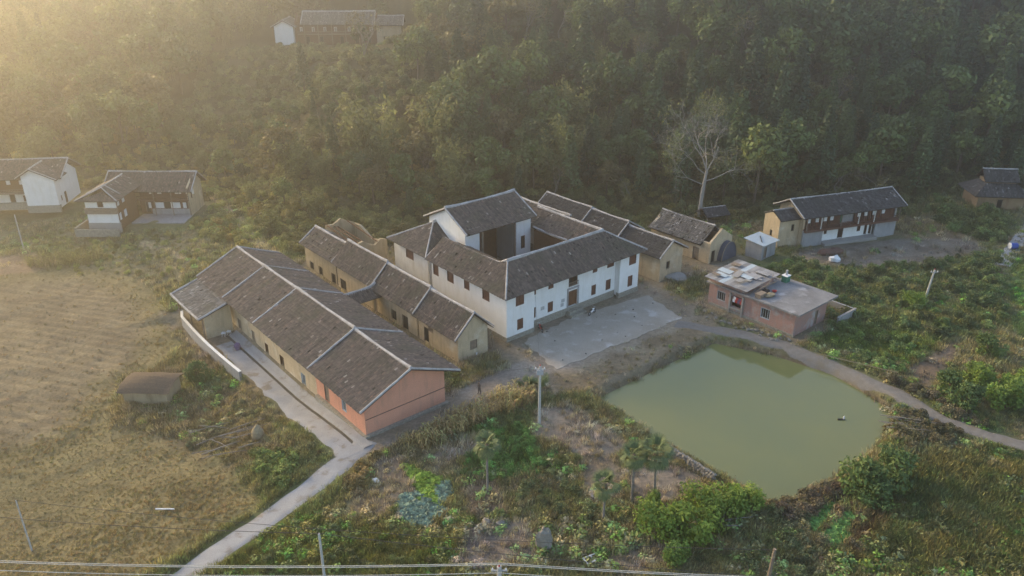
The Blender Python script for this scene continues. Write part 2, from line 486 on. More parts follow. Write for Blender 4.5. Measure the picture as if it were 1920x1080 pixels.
def cover(x, y):
    n1 = fbm(x, y, 9, 21)[:, None]; n2 = fbm(x, y, 2.6, 31)[:, None]; n3 = vnoise(x, y, 28, 41)[:, None]
    grass = C([0.115, 0.135, 0.06]); olive = C([0.185, 0.165, 0.10]); rust = C([0.19, 0.145, 0.09])
    k = smooth(0.35, 0.65, 0.6 * n1 + 0.4 * n2)
    c = grass * (1 - k) + olive * k
    k = smooth(0.58, 0.72, 0.5 * n1 + 0.5 * n3)
    c = c * (1 - k) + rust * k
    def put(c, m, col, col2=None):
        col = C(col)
        if col2 is not None:
            q = smooth(0.35, 0.65, n2); col = col * (1 - q) + C(col2) * q
        m = m[:, None]
        return c * (1 - m) + col * m
    jit = (n2[:, 0] - 0.5) * 2.2
    dh = y - np.interp(x, YB_X, YB_Y)
    c = put(c, smooth(-4, 6, dh + jit * 3), (0.10, 0.085, 0.04), (0.06, 0.06, 0.03))
    c = put(c, smooth(1.5, -2.5, sdpoly(x, y, FIELD) + jit), (0.225, 0.188, 0.10), (0.185, 0.158, 0.085))
    c = put(c, smooth(2, -4, sdpoly(x, y, PLOUGH) + jit * 1.5) * 0.85, (0.215, 0.176, 0.12), (0.178, 0.146, 0.10))
    fur_ = (np.sin((x * 0.29 + y * 0.957) * 2 * math.pi / 1.45 + 1.2 * vnoise(x, y, 14, 5)) * smooth(0, -3, sdpoly(x, y, PLOUGH)))[:, None]
    c = c * (1 + 0.13 * fur_)
    for P, col in GREENPLOTS:
        c = put(c, smooth(1.0, -1.0, sdpoly(x, y, P) + jit * 0.8) * 0.85, col, tuple(C(col) * C([1.5, 1.2, 1.2])))
    for P, col in BAREPLOTS:
        c = put(c, smooth(0.6, -0.6, sdpoly(x, y, P) + jit * 0.5), col, tuple(C(col) * 0.8))
    c = put(c, smooth(0.8, -0.8, sdpoly(x, y, REARYARD) + jit * 0.7), (0.21, 0.185, 0.155), (0.16, 0.135, 0.105))
    c = put(c, smooth(0.8, -0.8, sdpoly(x, y, BANK) + jit * 0.9) * 0.9, (0.25, 0.205, 0.15), (0.20, 0.155, 0.105))
    c = put(c, smooth(1.0, -0.8, sdpoly(x, y, YARD) + jit * 0.8), (0.28, 0.24, 0.19), (0.22, 0.185, 0.14))
    c = put(c, smooth(2.6, 1.6, sdline(x, y, DIRTROAD) + jit * 0.4), (0.30, 0.265, 0.23), (0.24, 0.21, 0.18))
    for P, wd in TRAILS:
        c = put(c, smooth(wd + 0.4, wd * 0.6, sdline(x, y, P) + jit * 0.3) * 0.8, (0.36, 0.28, 0.19))
    pd = sdpoly(x, y, POND)
    c = put(c, smooth(1.0, 0.2, pd) * smooth(-6, -0.5, pd), (0.16, 0.12, 0.075), (0.20, 0.17, 0.12))
    u, w = LI(x, y)
    for a0, a1, b0, b1 in BUILT:
        q = np.maximum(np.maximum(a0 - u, u - a1), np.maximum(b0 - w, w - b1))
        c = put(c, smooth(2.2, 0.8, q + jit * 0.5) * 0.85, (0.25, 0.21, 0.165), (0.20, 0.17, 0.12))
    return c

def axis(core0, core1, st, lo, hi, g=1.12):
    a = list(np.arange(core0, core1 + 1e-6, st))
    s = st
    while a[-1] < hi:
        s = min(s * g, 40); a.append(a[-1] + s)
    s = st; b = []
    q = core0
    while q > lo:
        s = min(s * g, 40); q -= s; b.append(q)
    return np.array(b[::-1] + a)
XS = axis(-64, 62, 0.42, -560, 560, 1.06)
YS = axis(40, 136, 0.42, -130, 760, 1.035)
gx, gy = np.meshgrid(XS, YS)
fx, fy = gx.ravel(), gy.ravel()
TZ = hgt(fx, fy)
TV = np.stack([fx, fy, TZ], 1)
nx, ny = len(XS), len(YS)
ii = (np.arange(ny - 1)[:, None] * nx + np.arange(nx - 1)[None, :]).ravel()
TF = np.stack([ii, ii + 1, ii + nx + 1, ii + nx], 1)
me = np_mesh('ground', TV, TF, tint=cover(fx, fy))
me.polygons.foreach_set('use_smooth', np.ones(len(TF), dtype=bool))
gm, nt, b = _nodes('earth')
at = N(nt, 'ShaderNodeAttribute', attribute_name='cover')
v = scaled(nt, (1, 1, 1))
c = mixc(nt, 1.0, at.outputs['Color'], ramp(nt, noise(nt, 2.4, 8, v, 0.7), [(0.3, (0.6, 0.6, 0.6)), (0.72, (1.4, 1.4, 1.4))]), 'MULTIPLY')
c = mixc(nt, 1.0, c, ramp(nt, noise(nt, 0.22, 4, v), [(0.3, (0.8, 0.8, 0.82)), (0.7, (1.2, 1.2, 1.15))]), 'MULTIPLY')
nt.links.new(c, b.inputs['Base Color'])
b.inputs['Roughness'].default_value = 0.95
b.inputs['Specular IOR Level'].default_value = 0.1
bump(nt, b, noise(nt, 3.5, 8, v, 0.75), 0.9, 0.15)
link('ground', me, gm, kind='structure')

# sheets laid on the ground
def strip(name, P, width, material, dz, ragged=0.0, seed=1, step=0.5):
    pts = []
    for i in range(len(P) - 1):
        a = Vector(P[i]); c = Vector(P[i + 1]); k = max(1, int((c - a).length / step))
        for j in range(k): pts.append(a.lerp(c, j / k))
    pts.append(Vector(P[-1]))
    for _ in range(12):      # round the bends
        pts = [pts[0]] + [(pts[i - 1] + pts[i] * 2 + pts[i + 1]) / 4 for i in range(1, len(pts) - 1)] + [pts[-1]]
    n = len(pts); K = 7
    V = []
    for i, p in enumerate(pts):
        d = (pts[min(n - 1, i + 1)] - pts[max(0, i - 1)]).normalized(); nn = Vector((-d.y, d.x))
        e0 = width / 2 + ragged * (float(vnoise(C([i * 0.5]), C([0.0]), 1.3, seed)[0]) - 0.5)
        e1 = width / 2 + ragged * (float(vnoise(C([i * 0.5]), C([9.0]), 1.3, seed)[0]) - 0.5)
        for k in range(K):
            t = k / (K - 1); q = p + nn * (-e0 * (1 - t) + e1 * t)
            V.append((q.x, q.y))
    V = np.array(V)
    Z = hgt(V[:, 0], V[:, 1]) + dz
    Z = Z.reshape(n, K)
    Z[:, 0] -= dz + 0.10; Z[:, -1] -= dz + 0.10
    V3 = np.concatenate([V, Z.reshape(-1, 1)], 1)
    q = (np.arange(n - 1)[:, None] * K + np.arange(K - 1)[None, :]).ravel()
    F = np.stack([q, q + K, q + K + 1, q + 1], 1)[:, ::-1]
    me = np_mesh(name, V3, F)
    me.polygons.foreach_set('use_smooth', np.ones(len(F), dtype=bool))
    return link(name, me, material, kind='structure')
PATHM = mat('path_concrete', (0.335, 0.34, 0.355), (0.26, 0.265, 0.275), 0.5, 0.92, spots=(0.20, 0.18, 0.155))
GRAVEL = mat('gravel', (0.22, 0.208, 0.195), (0.16, 0.148, 0.135), 1.5, 0.95, bmp=0.8, spots=(0.19, 0.165, 0.13))
strip('path', PATH, 3.0, PATHM, 0.07, 0.5, 2)
strip('gravel_road', ROADR, 2.6, GRAVEL, 0.06, 0.7, 3)
strip('side_road', GP([(1880, 500), (1905, 455), (1935, 420), (1975, 395)]), 2.6, PATHM, 0.07, 0.3, 4)
mb = MB()
def sheet(name, P, z0, z1, material):
    mb = MB(); n = len(P)
    mb.add([(*p, z1) for p in P] + [(*p, z0) for p in P], [tuple(range(n))] + [(i, i + n, (i + 1) % n + n, (i + 1) % n) for i in range(n)])
    return link(name, mb.mesh(name), material, kind='structure')
COURTM = mat('worn_concrete_yard', (0.40, 0.36, 0.31), (0.30, 0.26, 0.21), 0.25, 0.92, spots=(0.46, 0.435, 0.405), bmp=0.4)
def area(P):
    return sum(P[i][0] * P[(i + 1) % len(P)][1] - P[(i + 1) % len(P)][0] * P[i][1] for i in range(len(P)))
def ccw(P):
    return P if area(P) > 0 else P[::-1]
cq = []
for i_ in range(len(COURT)):
    a_, b2 = Vector(COURT[i_]), Vector(COURT[(i_ + 1) % len(COURT)])
    for k_ in range(24):
        p_ = a_.lerp(b2, k_ / 24); e_ = (float(vnoise(C([p_.x]), C([p_.y]), 1.1, 6)[0]) - 0.5) * 0.9 + (float(vnoise(C([p_.x]), C([p_.y]), 0.4, 8)[0]) - 0.5) * 0.35
        cc_ = Vector(L(12, -5)); cq.append(tuple(p_ + (p_ - cc_).normalized() * e_))
sheet('courtyard_pavement', ccw(cq), -0.3, 0.05, COURTM)
# pond water
wm, nt, b = _nodes('pond_water')
v = scaled(nt, (1, 1, 1))
c = ramp(nt, noise(nt, 0.05, 4, v), [(0.35, (0.175, 0.182, 0.066)), (0.65, (0.145, 0.165, 0.072))])
nt.links.new(c, b.inputs['Base Color'])
b.inputs['Roughness'].default_value = 0.06
b.inputs['Specular IOR Level'].default_value = 0.35
bump(nt, b, noise(nt, 3.0, 3, v), 0.05, 0.03)
cx, cy = np.mean([p[0] for p in POND]), np.mean([p[1] for p in POND])
big = [(cx + (x - cx) * 1.06, cy + (y - cy) * 1.06) for x, y in POND]
sheet('pond_water', ccw(big), -1.3, -0.9, wm)
# haze: one even body of air over the whole valley
hm = bpy.data.materials.new('haze'); hm.use_nodes = True
nt = hm.node_tree; nt.nodes.clear()
out = nt.nodes.new('ShaderNodeOutputMaterial'); pv = nt.nodes.new('ShaderNodeVolumePrincipled')
pv.inputs['Color'].default_value = (0.95, 0.93, 0.90, 1)
pv.inputs['Density'].default_value = HAZE_DENSITY
pv.inputs['Anisotropy'].default_value = HAZE_G
nt.links.new(pv.outputs[0], out.inputs['Volume'])
hb = MB().box(-640, 640, -210, 840, -9, 145)
hz = link('haze', hb.mesh('haze'), hm, kind='stuff', label='thin warm evening haze filling the valley', category='haze')
# ------------------------------------------------------------------ houses
class House:
    def __init__(s, name, label, cat, frame, anchor, z0=0.0, group=None):
        ox, oy, th = frame
        s.c, s.s = math.cos(th), math.sin(th)
        a, b = anchor
        s.off = (a, b, z0)
        s.root = thing(name, label, cat, (ox + a * s.c - b * s.s, oy + a * s.s + b * s.c, z0), th, group)
    def part(s, name, mb, material, parent=None, **kw):
        return link(name, mb.mesh(name, s.off, kw.pop('attr', False)), material, parent or s.root, **kw)
VF = (OX, OY, TH)

def put_window(H, W, t0, t1, z0, z1, style):
    """a framed opening set in a wall; W maps (along, inwards, up) to house coordinates"""
    fr = MB(); f = 0.09
    def bx(mb, a, c, i0, i1, lo, hi):
        P = [W(x, i, z) for z in (lo, hi) for x, i in ((a, i0), (c, i0), (c, i1), (a, i1))]
        mb.add(P, [(3, 2, 1, 0), (4, 5, 6, 7), (0, 1, 5, 4), (1, 2, 6, 5), (2, 3, 7, 6), (3, 0, 4, 7)])
    door = style.startswith('door')
    fm = {'shutter': REDWOOD, 'dark': WOOD, 'door': WOOD, 'doorplank': WOOD2, 'plank': WOOD2, 'grille': METAL, 'hole': MUD2, 'doorhole': WOOD2, 'white': PLASTIC, 'bluegrille': BLUESHEET}.get(style, WOOD)
    e = 0.004
    bx(fr, t0 + e, t0 + f, 0.03, 0.16, z0 + e, z1 - e); bx(fr, t1 - f, t1 - e, 0.03, 0.16, z0 + e, z1 - e)
    bx(fr, t0 + f, t1 - f, 0.03, 0.16, z1 - f, z1 - e)
    if not door: bx(fr, t0 + f, t1 - f, 0.02, 0.17, z0 + e, z0 + f)
    if style in ('dark', 'grille', 'white', 'bluegrille'):
        k = 3 if style != 'dark' else 1
        for i in range(1, k + 1):
            x = t0 + (t1 - t0) * i / (k + 1); bx(fr, x - 0.025, x + 0.025, 0.06, 0.10, z0 + f, z1 - f)
    w = H.part('door' if door else 'window', fr, fm)
    if style in ('shutter', 'plank', 'door', 'doorplank'):
        n = 2 if (t1 - t0) > 0.6 else 1
        pm = {'shutter': REDWOOD, 'plank': WOOD2, 'door': WOOD, 'doorplank': WOOD2}[style]
        wd = (t1 - t0 - 2 * f) / n
        for i in range(n):
            lf = MB(); a = t0 + f + i * wd
            bx(lf, a + 0.012, a + wd - 0.012, 0.10, 0.14, z0 + f, z1 - f - 0.01)
            for q in (0.18, 0.82):
                zz = z0 + (z1 - z0) * q
                bx(lf, a + 0.03, a + wd - 0.03, 0.075, 0.10, zz - 0.05, zz + 0.05)
            H.part('shutter' if not door else 'door_leaf', lf, pm, w)
    else:
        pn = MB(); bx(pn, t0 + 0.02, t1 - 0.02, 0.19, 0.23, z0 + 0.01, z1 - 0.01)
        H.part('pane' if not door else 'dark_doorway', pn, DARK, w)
    return w
def wall(H, p0, p1, z0, z1, material, ops=(), th=0.35, gable=None, name='wall', z1b=None, nowin=False):
    """wall p0->p1 with its inside to the left; ops = (t0, t1, zlo, zhi, style); gable = (t, z) peak; z1b = top at the p1 end"""
    p0 = Vector(p0); p1 = Vector(p1); d = p1 - p0; Ln = d.length; d.normalize(); n = Vector((-d.y, d.x))
    def W(t, i, z):
        q = p0 + d * t + n * i
        return (q.x, q.y, z)
    ts = sorted({0.0, Ln, *[o[0] for o in ops], *[o[1] for o in ops]})
    zs = sorted({z0, z1, *[o[2] for o in ops], *[o[3] for o in ops]})
    hole = lambda a, c: any(o[0] - 1e-6 <= a and c[0] <= o[1] + 1e-6 and o[2] - 1e-6 <= a * 0 + c[1] and c[2] <= o[3] + 1e-6 for o in ops)
    mb = MB()
    def is_hole(i, j):
        if i < 0 or j < 0 or i >= len(ts) - 1 or j >= len(zs) - 1: return False
        tm = (ts[i] + ts[i + 1]) / 2; zm = (zs[j] + zs[j + 1]) / 2
        return any(o[0] < tm < o[1] and o[2] < zm < o[3] for o in ops)
    top = lambda t, z: z if z < z1 - 1e-6 else (z1 if z1b is None else z1 + (z1b - z1) * t / Ln)
    for i in range(len(ts) - 1):
        for j in range(len(zs) - 1):
            a, c, lo, hi = ts[i], ts[i + 1], zs[j], zs[j + 1]
            if is_hole(i, j):
                for (x0, y0, x1, y1, ni, nj) in ((a, lo, a, hi, i - 1, j), (c, hi, c, lo, i + 1, j), (c, lo, a, lo, i, j - 1), (a, hi, c, hi, i, j + 1)):
                    if not is_hole(ni, nj):
                        mb.add([W(x0, 0, y0), W(x1, 0, y1), W(x1, th, y1), W(x0, th, y0)], [(0, 1, 2, 3)])
                continue
            mb.add([W(a, 0, lo), W(c, 0, lo), W(c, 0, top(c, hi)), W(a, 0, top(a, hi))], [(0, 1, 2, 3)])
            mb.add([W(a, th, lo), W(c, th, lo), W(c, th, top(c, hi)), W(a, th, top(a, hi))], [(3, 2, 1, 0)])
    zb = z1 if z1b is None else z1b
    mb.add([W(0, 0, z0), W(0, th, z0), W(0, th, z1), W(0, 0, z1)], [(0, 3, 2, 1)])
    mb.add([W(Ln, 0, z0), W(Ln, th, z0), W(Ln, th, zb), W(Ln, 0, zb)], [(0, 1, 2, 3)])
    if gable:
        g, gz = gable
        mb.add([W(0, 0, z1), W(Ln, 0, zb), W(g, 0, gz), W(0, th, z1), W(Ln, th, zb), W(g, th, gz)], [(0, 1, 2), (5, 4, 3), (1, 4, 5, 2), (0, 2, 5, 3)])
    else:
        mb.add([W(0, 0, z1), W(Ln, 0, zb), W(Ln, th, zb), W(0, th, z1)], [(0, 1, 2, 3)])
    o = H.part(name, mb, material)
    if not nowin:
        for q in ops:
            if q[4]: put_window(H, W, *q)
    return o, W

TILES = [0]
def tile_plane(acc, P, seed, sag=0.05, cw=0.27, cl=0.38, missing=0.0):
    """rows of overlapping curved tiles over a sloping polygon P (first edge = eave)"""
    P = [Vector(p) for p in P]
    e = (P[1] - P[0]).normalized()
    nrm = None
    for k in range(2, len(P)):
        q = e.cross(P[k] - P[0])
        if q.length > 1e-3: nrm = q.normalized(); break
    if nrm.z < 0: nrm = -nrm
    s = nrm.cross(e).normalized()
    if s.z < 0: s = -s
    Q = [((p - P[0]).dot(e), (p - P[0]).dot(s)) for p in P]
    a0 = min(q[0] for q in Q); a1 = max(q[0] for q in Q); B = max(q[1] for q in Q)
    g = np.random.default_rng(seed)
    prof = np.array([(-0.125, 0.0), (-0.055, 0.062), (0.055, 0.062), (0.125, 0.0)])
    prof[:, 0] *= cw / 0.27
    V = []; R = []
    nc = int((a1 - a0) / cw)
    for i in range(nc):
        a = a0 + (i + 0.5) * (a1 - a0) / nc
        bs = []
        for k in range(len(Q)):
            (x0, y0), (x1, y1) = Q[k], Q[(k + 1) % len(Q)]
            if (x0 - a) * (x1 - a) < 0:
                bs.append(y0 + (y1 - y0) * (a - x0) / (x1 - x0))
        if len(bs) < 2: continue
        lo, hi = min(bs), max(bs)
        if hi - lo < 0.2: continue
        lo -= 0.06 + g.uniform(0, 0.05)
        m = max(1, int((hi - lo) / cl)); st = (hi - lo) / m
        b0 = lo + np.arange(m) * st
        if missing: b0 = b0[g.random(m) > missing]
        m = len(b0)
        if not m: continue
        da = g.normal(0, 0.012, m); dz = np.abs(g.normal(0, 0.010, m))
        col = g.random() * 0.35
        rv = np.clip(col + g.random(m) * 0.62 + (g.random(m) > 0.955) * 0.3, 0, 1)
        wav = 0.05 * np.sin(a * 0.9 + seed) + 0.03 * np.sin(a * 2.3 + 1.7 * seed)
        tile = np.zeros((m, 8, 3))
        for k in range(4):
            tile[:, k, 0] = a + da + prof[k, 0]; tile[:, k, 1] = b0; tile[:, k, 2] = prof[k, 1] + 0.045 + dz
            tile[:, k + 4, 0] = a + da + prof[k, 0] * 0.92; tile[:, k + 4, 1] = b0 + st * 1.12; tile[:, k + 4, 2] = prof[k, 1] + 0.012
        t = np.clip(tile[:, :, 1] / max(B, 0.1), 0, 1)
        tile[:, :, 2] += wav * t * (1 - t) * 3 - sag * np.sin(math.pi * t)
        V.append(tile.reshape(-1, 3)); R.append(np.repeat(rv, 8))
    if not V: return
    V = np.concatenate(V); R = np.concatenate(R)
    W = np.array(P[0])[None] + V[:, :1] * np.array(e)[None] + V[:, 1:2] * np.array(s)[None] + V[:, 2:] * np.array(nrm)[None]
    n = len(W) // 8; base = (np.arange(n) * 8)[:, None, None]
    F = np.array([(0, 1, 5, 4), (1, 2, 6, 5), (2, 3, 7, 6), (0, 3, 2, 1)])[None] + base
    acc.append((W, F.reshape(-1, 4), R)); TILES[0] += n
def roof(H, planes, material, ridges=(), verges=(), seed=1, sag=0.06, missing=0.0, rw=0.42, rh=0.30, name='roof', thick=0.14, rmat=None, curl=0.0, cw=0.27):
    rmat = rmat or LIME
    dk = MB()
    for P in planes:
        P = [Vector(p) for p in P]
        nn = (P[1] - P[0]).cross(P[2] - P[0]).normalized()
        if nn.z < 0: nn = -nn
        lo = [p - nn * (thick + sag) for p in P]; hi = [p - nn * (0.03 + sag) for p in P]
        k = len(P)
        dk.add(hi + lo, [tuple(range(k)), tuple(range(2 * k - 1, k - 1, -1))] + [(i, i + k, (i + 1) % k + k, (i + 1) % k) for i in range(k)])
    rf = H.part(name, dk, DECK)
    acc = []
    for i, P in enumerate(planes): tile_plane(acc, P, seed * 31 + i, sag, missing=max(missing, 0.012), cw=cw)
    if acc:
        V = []; F = []; R = []; n = 0
        for v, f, r in acc:
            V.append(v); F.append(f + n); R.append(r); n += len(v)
        V = np.concatenate(V) - np.array(H.off)[None]
        link('roof_tiles', np_mesh('roof_tiles', V, np.concatenate(F), np.concatenate(R)), material, rf, kind='stuff')
    def cap(nm, p0, p1, w, h, curl):
        p0 = Vector(p0); p1 = Vector(p1); mb = MB(); k = max(2, int((p1 - p0).length / 0.9)); ln = (p1 - p0).length
        q = random.Random(int(p0.x * 77 + p1.y * 31 + seed))
        pts = []
        for i in range(k + 1):
            t = i / k; p = p0.lerp(p1, t)
            p.z += curl * (2 * t - 1) ** 4 - (0.12 * math.sin(math.pi * t) if ln > 6 else 0) * (1 if abs(p0.z - p1.z) < 0.4 else 0) + q.uniform(-0.025, 0.025)
            pts.append(p)
        d = (p1 - p0).normalized(); x = d.cross(Vector((0, 0, 1))).normalized()
        ring = []; fs = []
        for i, p in enumerate(pts):
            ww = w * q.uniform(0.9, 1.1)
            ring += [p + x * (-ww / 2) - Vector((0, 0, 0.06)), p + x * (-ww * 0.36) + Vector((0, 0, h * 0.75)), p + x * (ww * 0.0) + Vector((0, 0, h)), p + x * (ww * 0.36) + Vector((0, 0, h * 0.75)), p + x * (ww / 2) - Vector((0, 0, 0.06))]
        for i in range(k):
            for j in range(4): fs.append((i * 5 + j, i * 5 + j + 1, i * 5 + j + 6, i * 5 + j + 5))
        fs += [(4, 3, 2, 1, 0), tuple(k * 5 + j for j in range(5))]
        mb.add(ring, fs)
        H.part(nm, mb, rmat, rf)
    for r in ridges: cap('ridge', r[0], r[1], rw, rh, curl)
    for r in verges: cap('verge', r[0], r[1], rw * 0.62, rh * 0.5, 0)
    return rf
def gable_roof(H, a0, a1, b0, b1, ze, zr, material, along='b', over=0.7, gover=0.5, ze2=None, rpos=0.5, seed=1, verges=(1, 1), **kw):
    """gable roof over the rectangle; the ridge runs along 'a' or 'b'; ze / ze2 = eave heights at the low / high side"""
    ze2 = ze if ze2 is None else ze2
    if along == 'b':
        r = a0 + (a1 - a0) * rpos; l0 = b0 - gover; l1 = b1 + gover; A0 = a0 - over; A1 = a1 + over
        E0 = ze - (zr - ze) / (r - a0) * over; E1 = ze2 - (zr - ze2) / (a1 - r) * over
        pl = [[(A0, l1, E0), (A0, l0, E0), (r, l0, zr), (r, l1, zr)], [(A1, l0, E1), (A1, l1, E1), (r, l1, zr), (r, l0, zr)]]
        rd = [((r, l0, zr), (r, l1, zr))]; vg = []
        if verges[0]: vg += [((A0, l0, E0 + .04), (r, l0, zr + .04)), ((r, l0, zr + .04), (A1, l0, E1 + .04))]
        if verges[1]: vg += [((A0, l1, E0 + .04), (r, l1, zr + .04)), ((r, l1, zr + .04), (A1, l1, E1 + .04))]
    else:
        r = b0 + (b1 - b0) * rpos; l0 = a0 - gover; l1 = a1 + gover; B0 = b0 - over; B1 = b1 + over
        E0 = ze - (zr - ze) / (r - b0) * over; E1 = ze2 - (zr - ze2) / (b1 - r) * over
        pl = [[(l0, B0, E0), (l1, B0, E0), (l1, r, zr), (l0, r, zr)], [(l1, B1, E1), (l0, B1, E1), (l0, r, zr), (l1, r, zr)]]
        rd = [((l0, r, zr), (l1, r, zr))]; vg = []
        if verges[0]: vg += [((l0, B0, E0 + .04), (l0, r, zr + .04)), ((l0, r, zr + .04), (l0, B1, E1 + .04))]
        if verges[1]: vg += [((l1, B0, E0 + .04), (l1, r, zr + .04)), ((l1, r, zr + .04), (l1, B1, E1 + .04))]
    return roof(H, pl, material, rd, vg, seed, **kw)
def box_house(H, a0, a1, b0, b1, z0, ze, zr, material, along='b', front=(), left=(), right=(), back=(), th=0.35, ze2=None, rpos=0.5, mats=None):
    """four walls; front = low b, left = low a; openings measured along +a or +b from the corner, with house-relative heights"""
    m = lambda k: (mats or {}).get(k, material)
    ze2 = ze if ze2 is None else ze2
    fl = lambda ops, Ln: [(Ln - o[1], Ln - o[0], *o[2:]) for o in ops]
    La, Lb = a1 - a0, b1 - b0
    gA = None
    if along == 'b':
        g = La * rpos
        wall(H, (a0, b0), (a1, b0), z0, ze, m('front'), front, th, gable=(g, zr), z1b=ze2)
        wall(H, (a1, b1), (a0, b1), z0, ze2, m('back'), fl(back, La), th, gable=(La - g, zr), z1b=ze)
        wall(H, (a0, b1 - th), (a0, b0 + th), z0, ze, m('left'), fl([(o[0] - th, o[1] - th, *o[2:]) for o in left], Lb - 2 * th), th)
        wall(H, (a1, b0 + th), (a1, b1 - th), z0, ze2, m('right'), [(o[0] - th, o[1] - th, *o[2:]) for o in right], th)
    else:
        g = Lb * rpos
        wall(H, (a0, b1), (a0, b0), z0, ze2, m('left'), fl(left, Lb), th, gable=(Lb - g, zr), z1b=ze)
        wall(H, (a1, b0), (a1, b1), z0, ze, m('right'), right, th, gable=(g, zr), z1b=ze2)
        wall(H, (a0 + th, b0), (a1 - th, b0), z0, ze, m('front'), [(o[0] - th, o[1] - th, *o[2:]) for o in front], th)
        wall(H, (a1 - th, b1), (a0 + th, b1), z0, ze2, m('back'), fl([(o[0] - th, o[1] - th, *o[2:]) for o in back], La - 2 * th), th)

# ---------------------------------------------------------------- white mansion
M = House('mansion', 'large white two-storey mansion with tiled hip roofs around an inner court', 'mansion', VF, (12.2, 8))
fw = 0.9
EZ = 6.75
# plinths
mb = MB(); mb.box(-0.06, 4.66, -0.06, 0.5, -0.3, 0.62); mb.box(4.66, 20.54, 0.84, 1.3, -0.3, 1.02); mb.box(20.54, 24.56, -0.06, 0.5, -0.3, 0.75)
mb.box(-0.06, 0.4, 0.5, 26.4, -0.3, 0.6); mb.box(24.1, 24.56, 0.5, 26.4, -0.3, 0.7)
# leave the doorway free
M.part('plinth', mb, STONE)
wall(M, (0, 0), (4.6, 0), 0.3, EZ, WHITE, [(1.5, 2.9, 4.55, 6.15, 'shutter'), (1.75, 2.75, 1.15, 2.65, 'shutter')])
wall(M, (4.6, fw), (20.6, fw), 0.3, EZ, WHITE, [(0.75, 1.1, 1.4, 2.9, 'dark'), (0.75, 1.1, 4.7, 5.85, 'dark'), (3.2, 4.15, 1.4, 2.85, 'shutter'), (3.25, 4.2, 4.75, 5.75, 'shutter'),
     (6.95, 8.6, 1.05, 3.35, 'door'), (6.95, 8.6, 4.0, 6.1, 'dark'), (11.35, 12.25, 1.45, 2.95, 'shutter'), (11.45, 12.4, 4.8, 5.75, 'shutter'), (14.2, 15.2, 1.4, 2.95, 'shutter'), (14.3, 15.7, 4.75, 5.7, 'shutter')])
wall(M, (20.6, 0), (24.5, 0), 0.3, EZ, WHITE, [(1.8, 3.3, 4.5, 6.05, 'shutter'), (1.75, 2.75, 1.2, 2.85, 'shutter')])
wall(M, (4.6, 0.36), (4.6, fw - 0.01), 0.3, EZ, WHITE, th=0.3)
wall(M, (20.6, fw - 0.01), (20.6, 0.36), 0.3, EZ, WHITE, th=0.3)
# side walls
S = lambda w0, w1, lo, hi, st, Ltop: (Ltop - w1, Ltop - w0, lo, hi, st)
wall(M, (0, 16.2), (0, 0.36), 0.3, EZ, WHITE, [S(a, c, lo, hi, 'shutter', 16.2) for a, c, lo, hi in ((3.4, 4.9, 4.4, 6.2), (7.6, 8.8, 4.5, 6.2), (11.1, 12.6, 4.3, 6.2), (14.6, 15.9, 4.2, 6.0))])
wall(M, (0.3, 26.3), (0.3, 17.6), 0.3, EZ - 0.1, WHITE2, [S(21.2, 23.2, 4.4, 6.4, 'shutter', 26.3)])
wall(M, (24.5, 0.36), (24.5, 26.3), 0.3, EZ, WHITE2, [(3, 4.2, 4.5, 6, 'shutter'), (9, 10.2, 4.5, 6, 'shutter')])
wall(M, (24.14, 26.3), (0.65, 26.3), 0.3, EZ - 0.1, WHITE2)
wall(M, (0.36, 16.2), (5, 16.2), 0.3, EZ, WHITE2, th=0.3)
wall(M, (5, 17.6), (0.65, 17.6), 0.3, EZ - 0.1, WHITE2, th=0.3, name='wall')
# doorway surround, balcony rail, posters
mb = MB(); mb.box(11.3, 11.52, fw - 0.1, fw + 0.02, 1.02, 3.6); mb.box(13.24, 13.46, fw - 0.1, fw + 0.02, 1.02, 3.6); mb.box(11.3, 13.46, fw - 0.12, fw + 0.02, 3.6, 3.85)
M.part('door_surround', mb, CONC2)
mb = MB(); mb.box(11.5, 13.3, fw - 0.12, fw - 0.04, 4.55, 4.63)
for i in range(10): mb.box(11.55 + i * 0.19, 11.59 + i * 0.19, fw - 0.1, fw - 0.06, 4.0, 4.55)
M.part('balcony_rail', mb, WOOD2)
mb = MB(); mb.box(11.0, 13.8, -0.5, fw - 0.12, -0.2, 0.35); mb.box(11.2, 13.6, 0.1, fw - 0.12, 0.35, 0.7)
M.part('doorstep', mb, STONE)
PAPER = mat('faded_paper', (0.55, 0.55, 0.53), (0.30, 0.31, 0.33), 7, 0.9, bmp=0, fine=20)
for a, c, lo, hi in ((6.55, 7.2, 2.1, 2.6), (10.15, 10.7, 1.5, 2.0), (10.25, 10.85, 2.1, 2.6)):
    M.part('poster', MB().box(a, c, fw - 0.02, fw - 0.005, lo, hi), PAPER)
# roofs
RZ = 9.35
o = 0.75
EE = EZ - 0.35
rl, rr = 3.0, 20.3
pl = [[(-o, -o, EE), (24.5 + o, -o, EE), (rr, 3.4, RZ), (rl, 3.4, RZ)],                     # front slope
      [(18.2, 7.2, EZ + 0.35), (5.6, 7.2, EZ + 0.35), (rl, 3.4, RZ), (rr, 3.4, RZ)],           # inner slope of the front range
      [(-o, 16.7, EE), (-o, -o, EE), (rl, 3.4, RZ), (2.7, 4.6, 8.6), (2.7, 16.7, 8.5)],       # left range, outer slope
      [(5.6, 7.2, EZ + 0.35), (5.6, 16.7, EZ + 0.35), (2.7, 16.7, 8.5), (2.7, 4.6, 8.6), (rl, 3.4, RZ - 0.3)],
      [(24.5 + o, -o, EE), (24.5 + o, 17.0, EE), (rr, 17.0, RZ), (rr, 3.4, RZ)],               # right range
      [(17.1, 17.0, EZ + 0.75), (17.1, 7.2, EZ + 0.75), (rr, 3.4, RZ), (rr, 17.0, RZ)]]
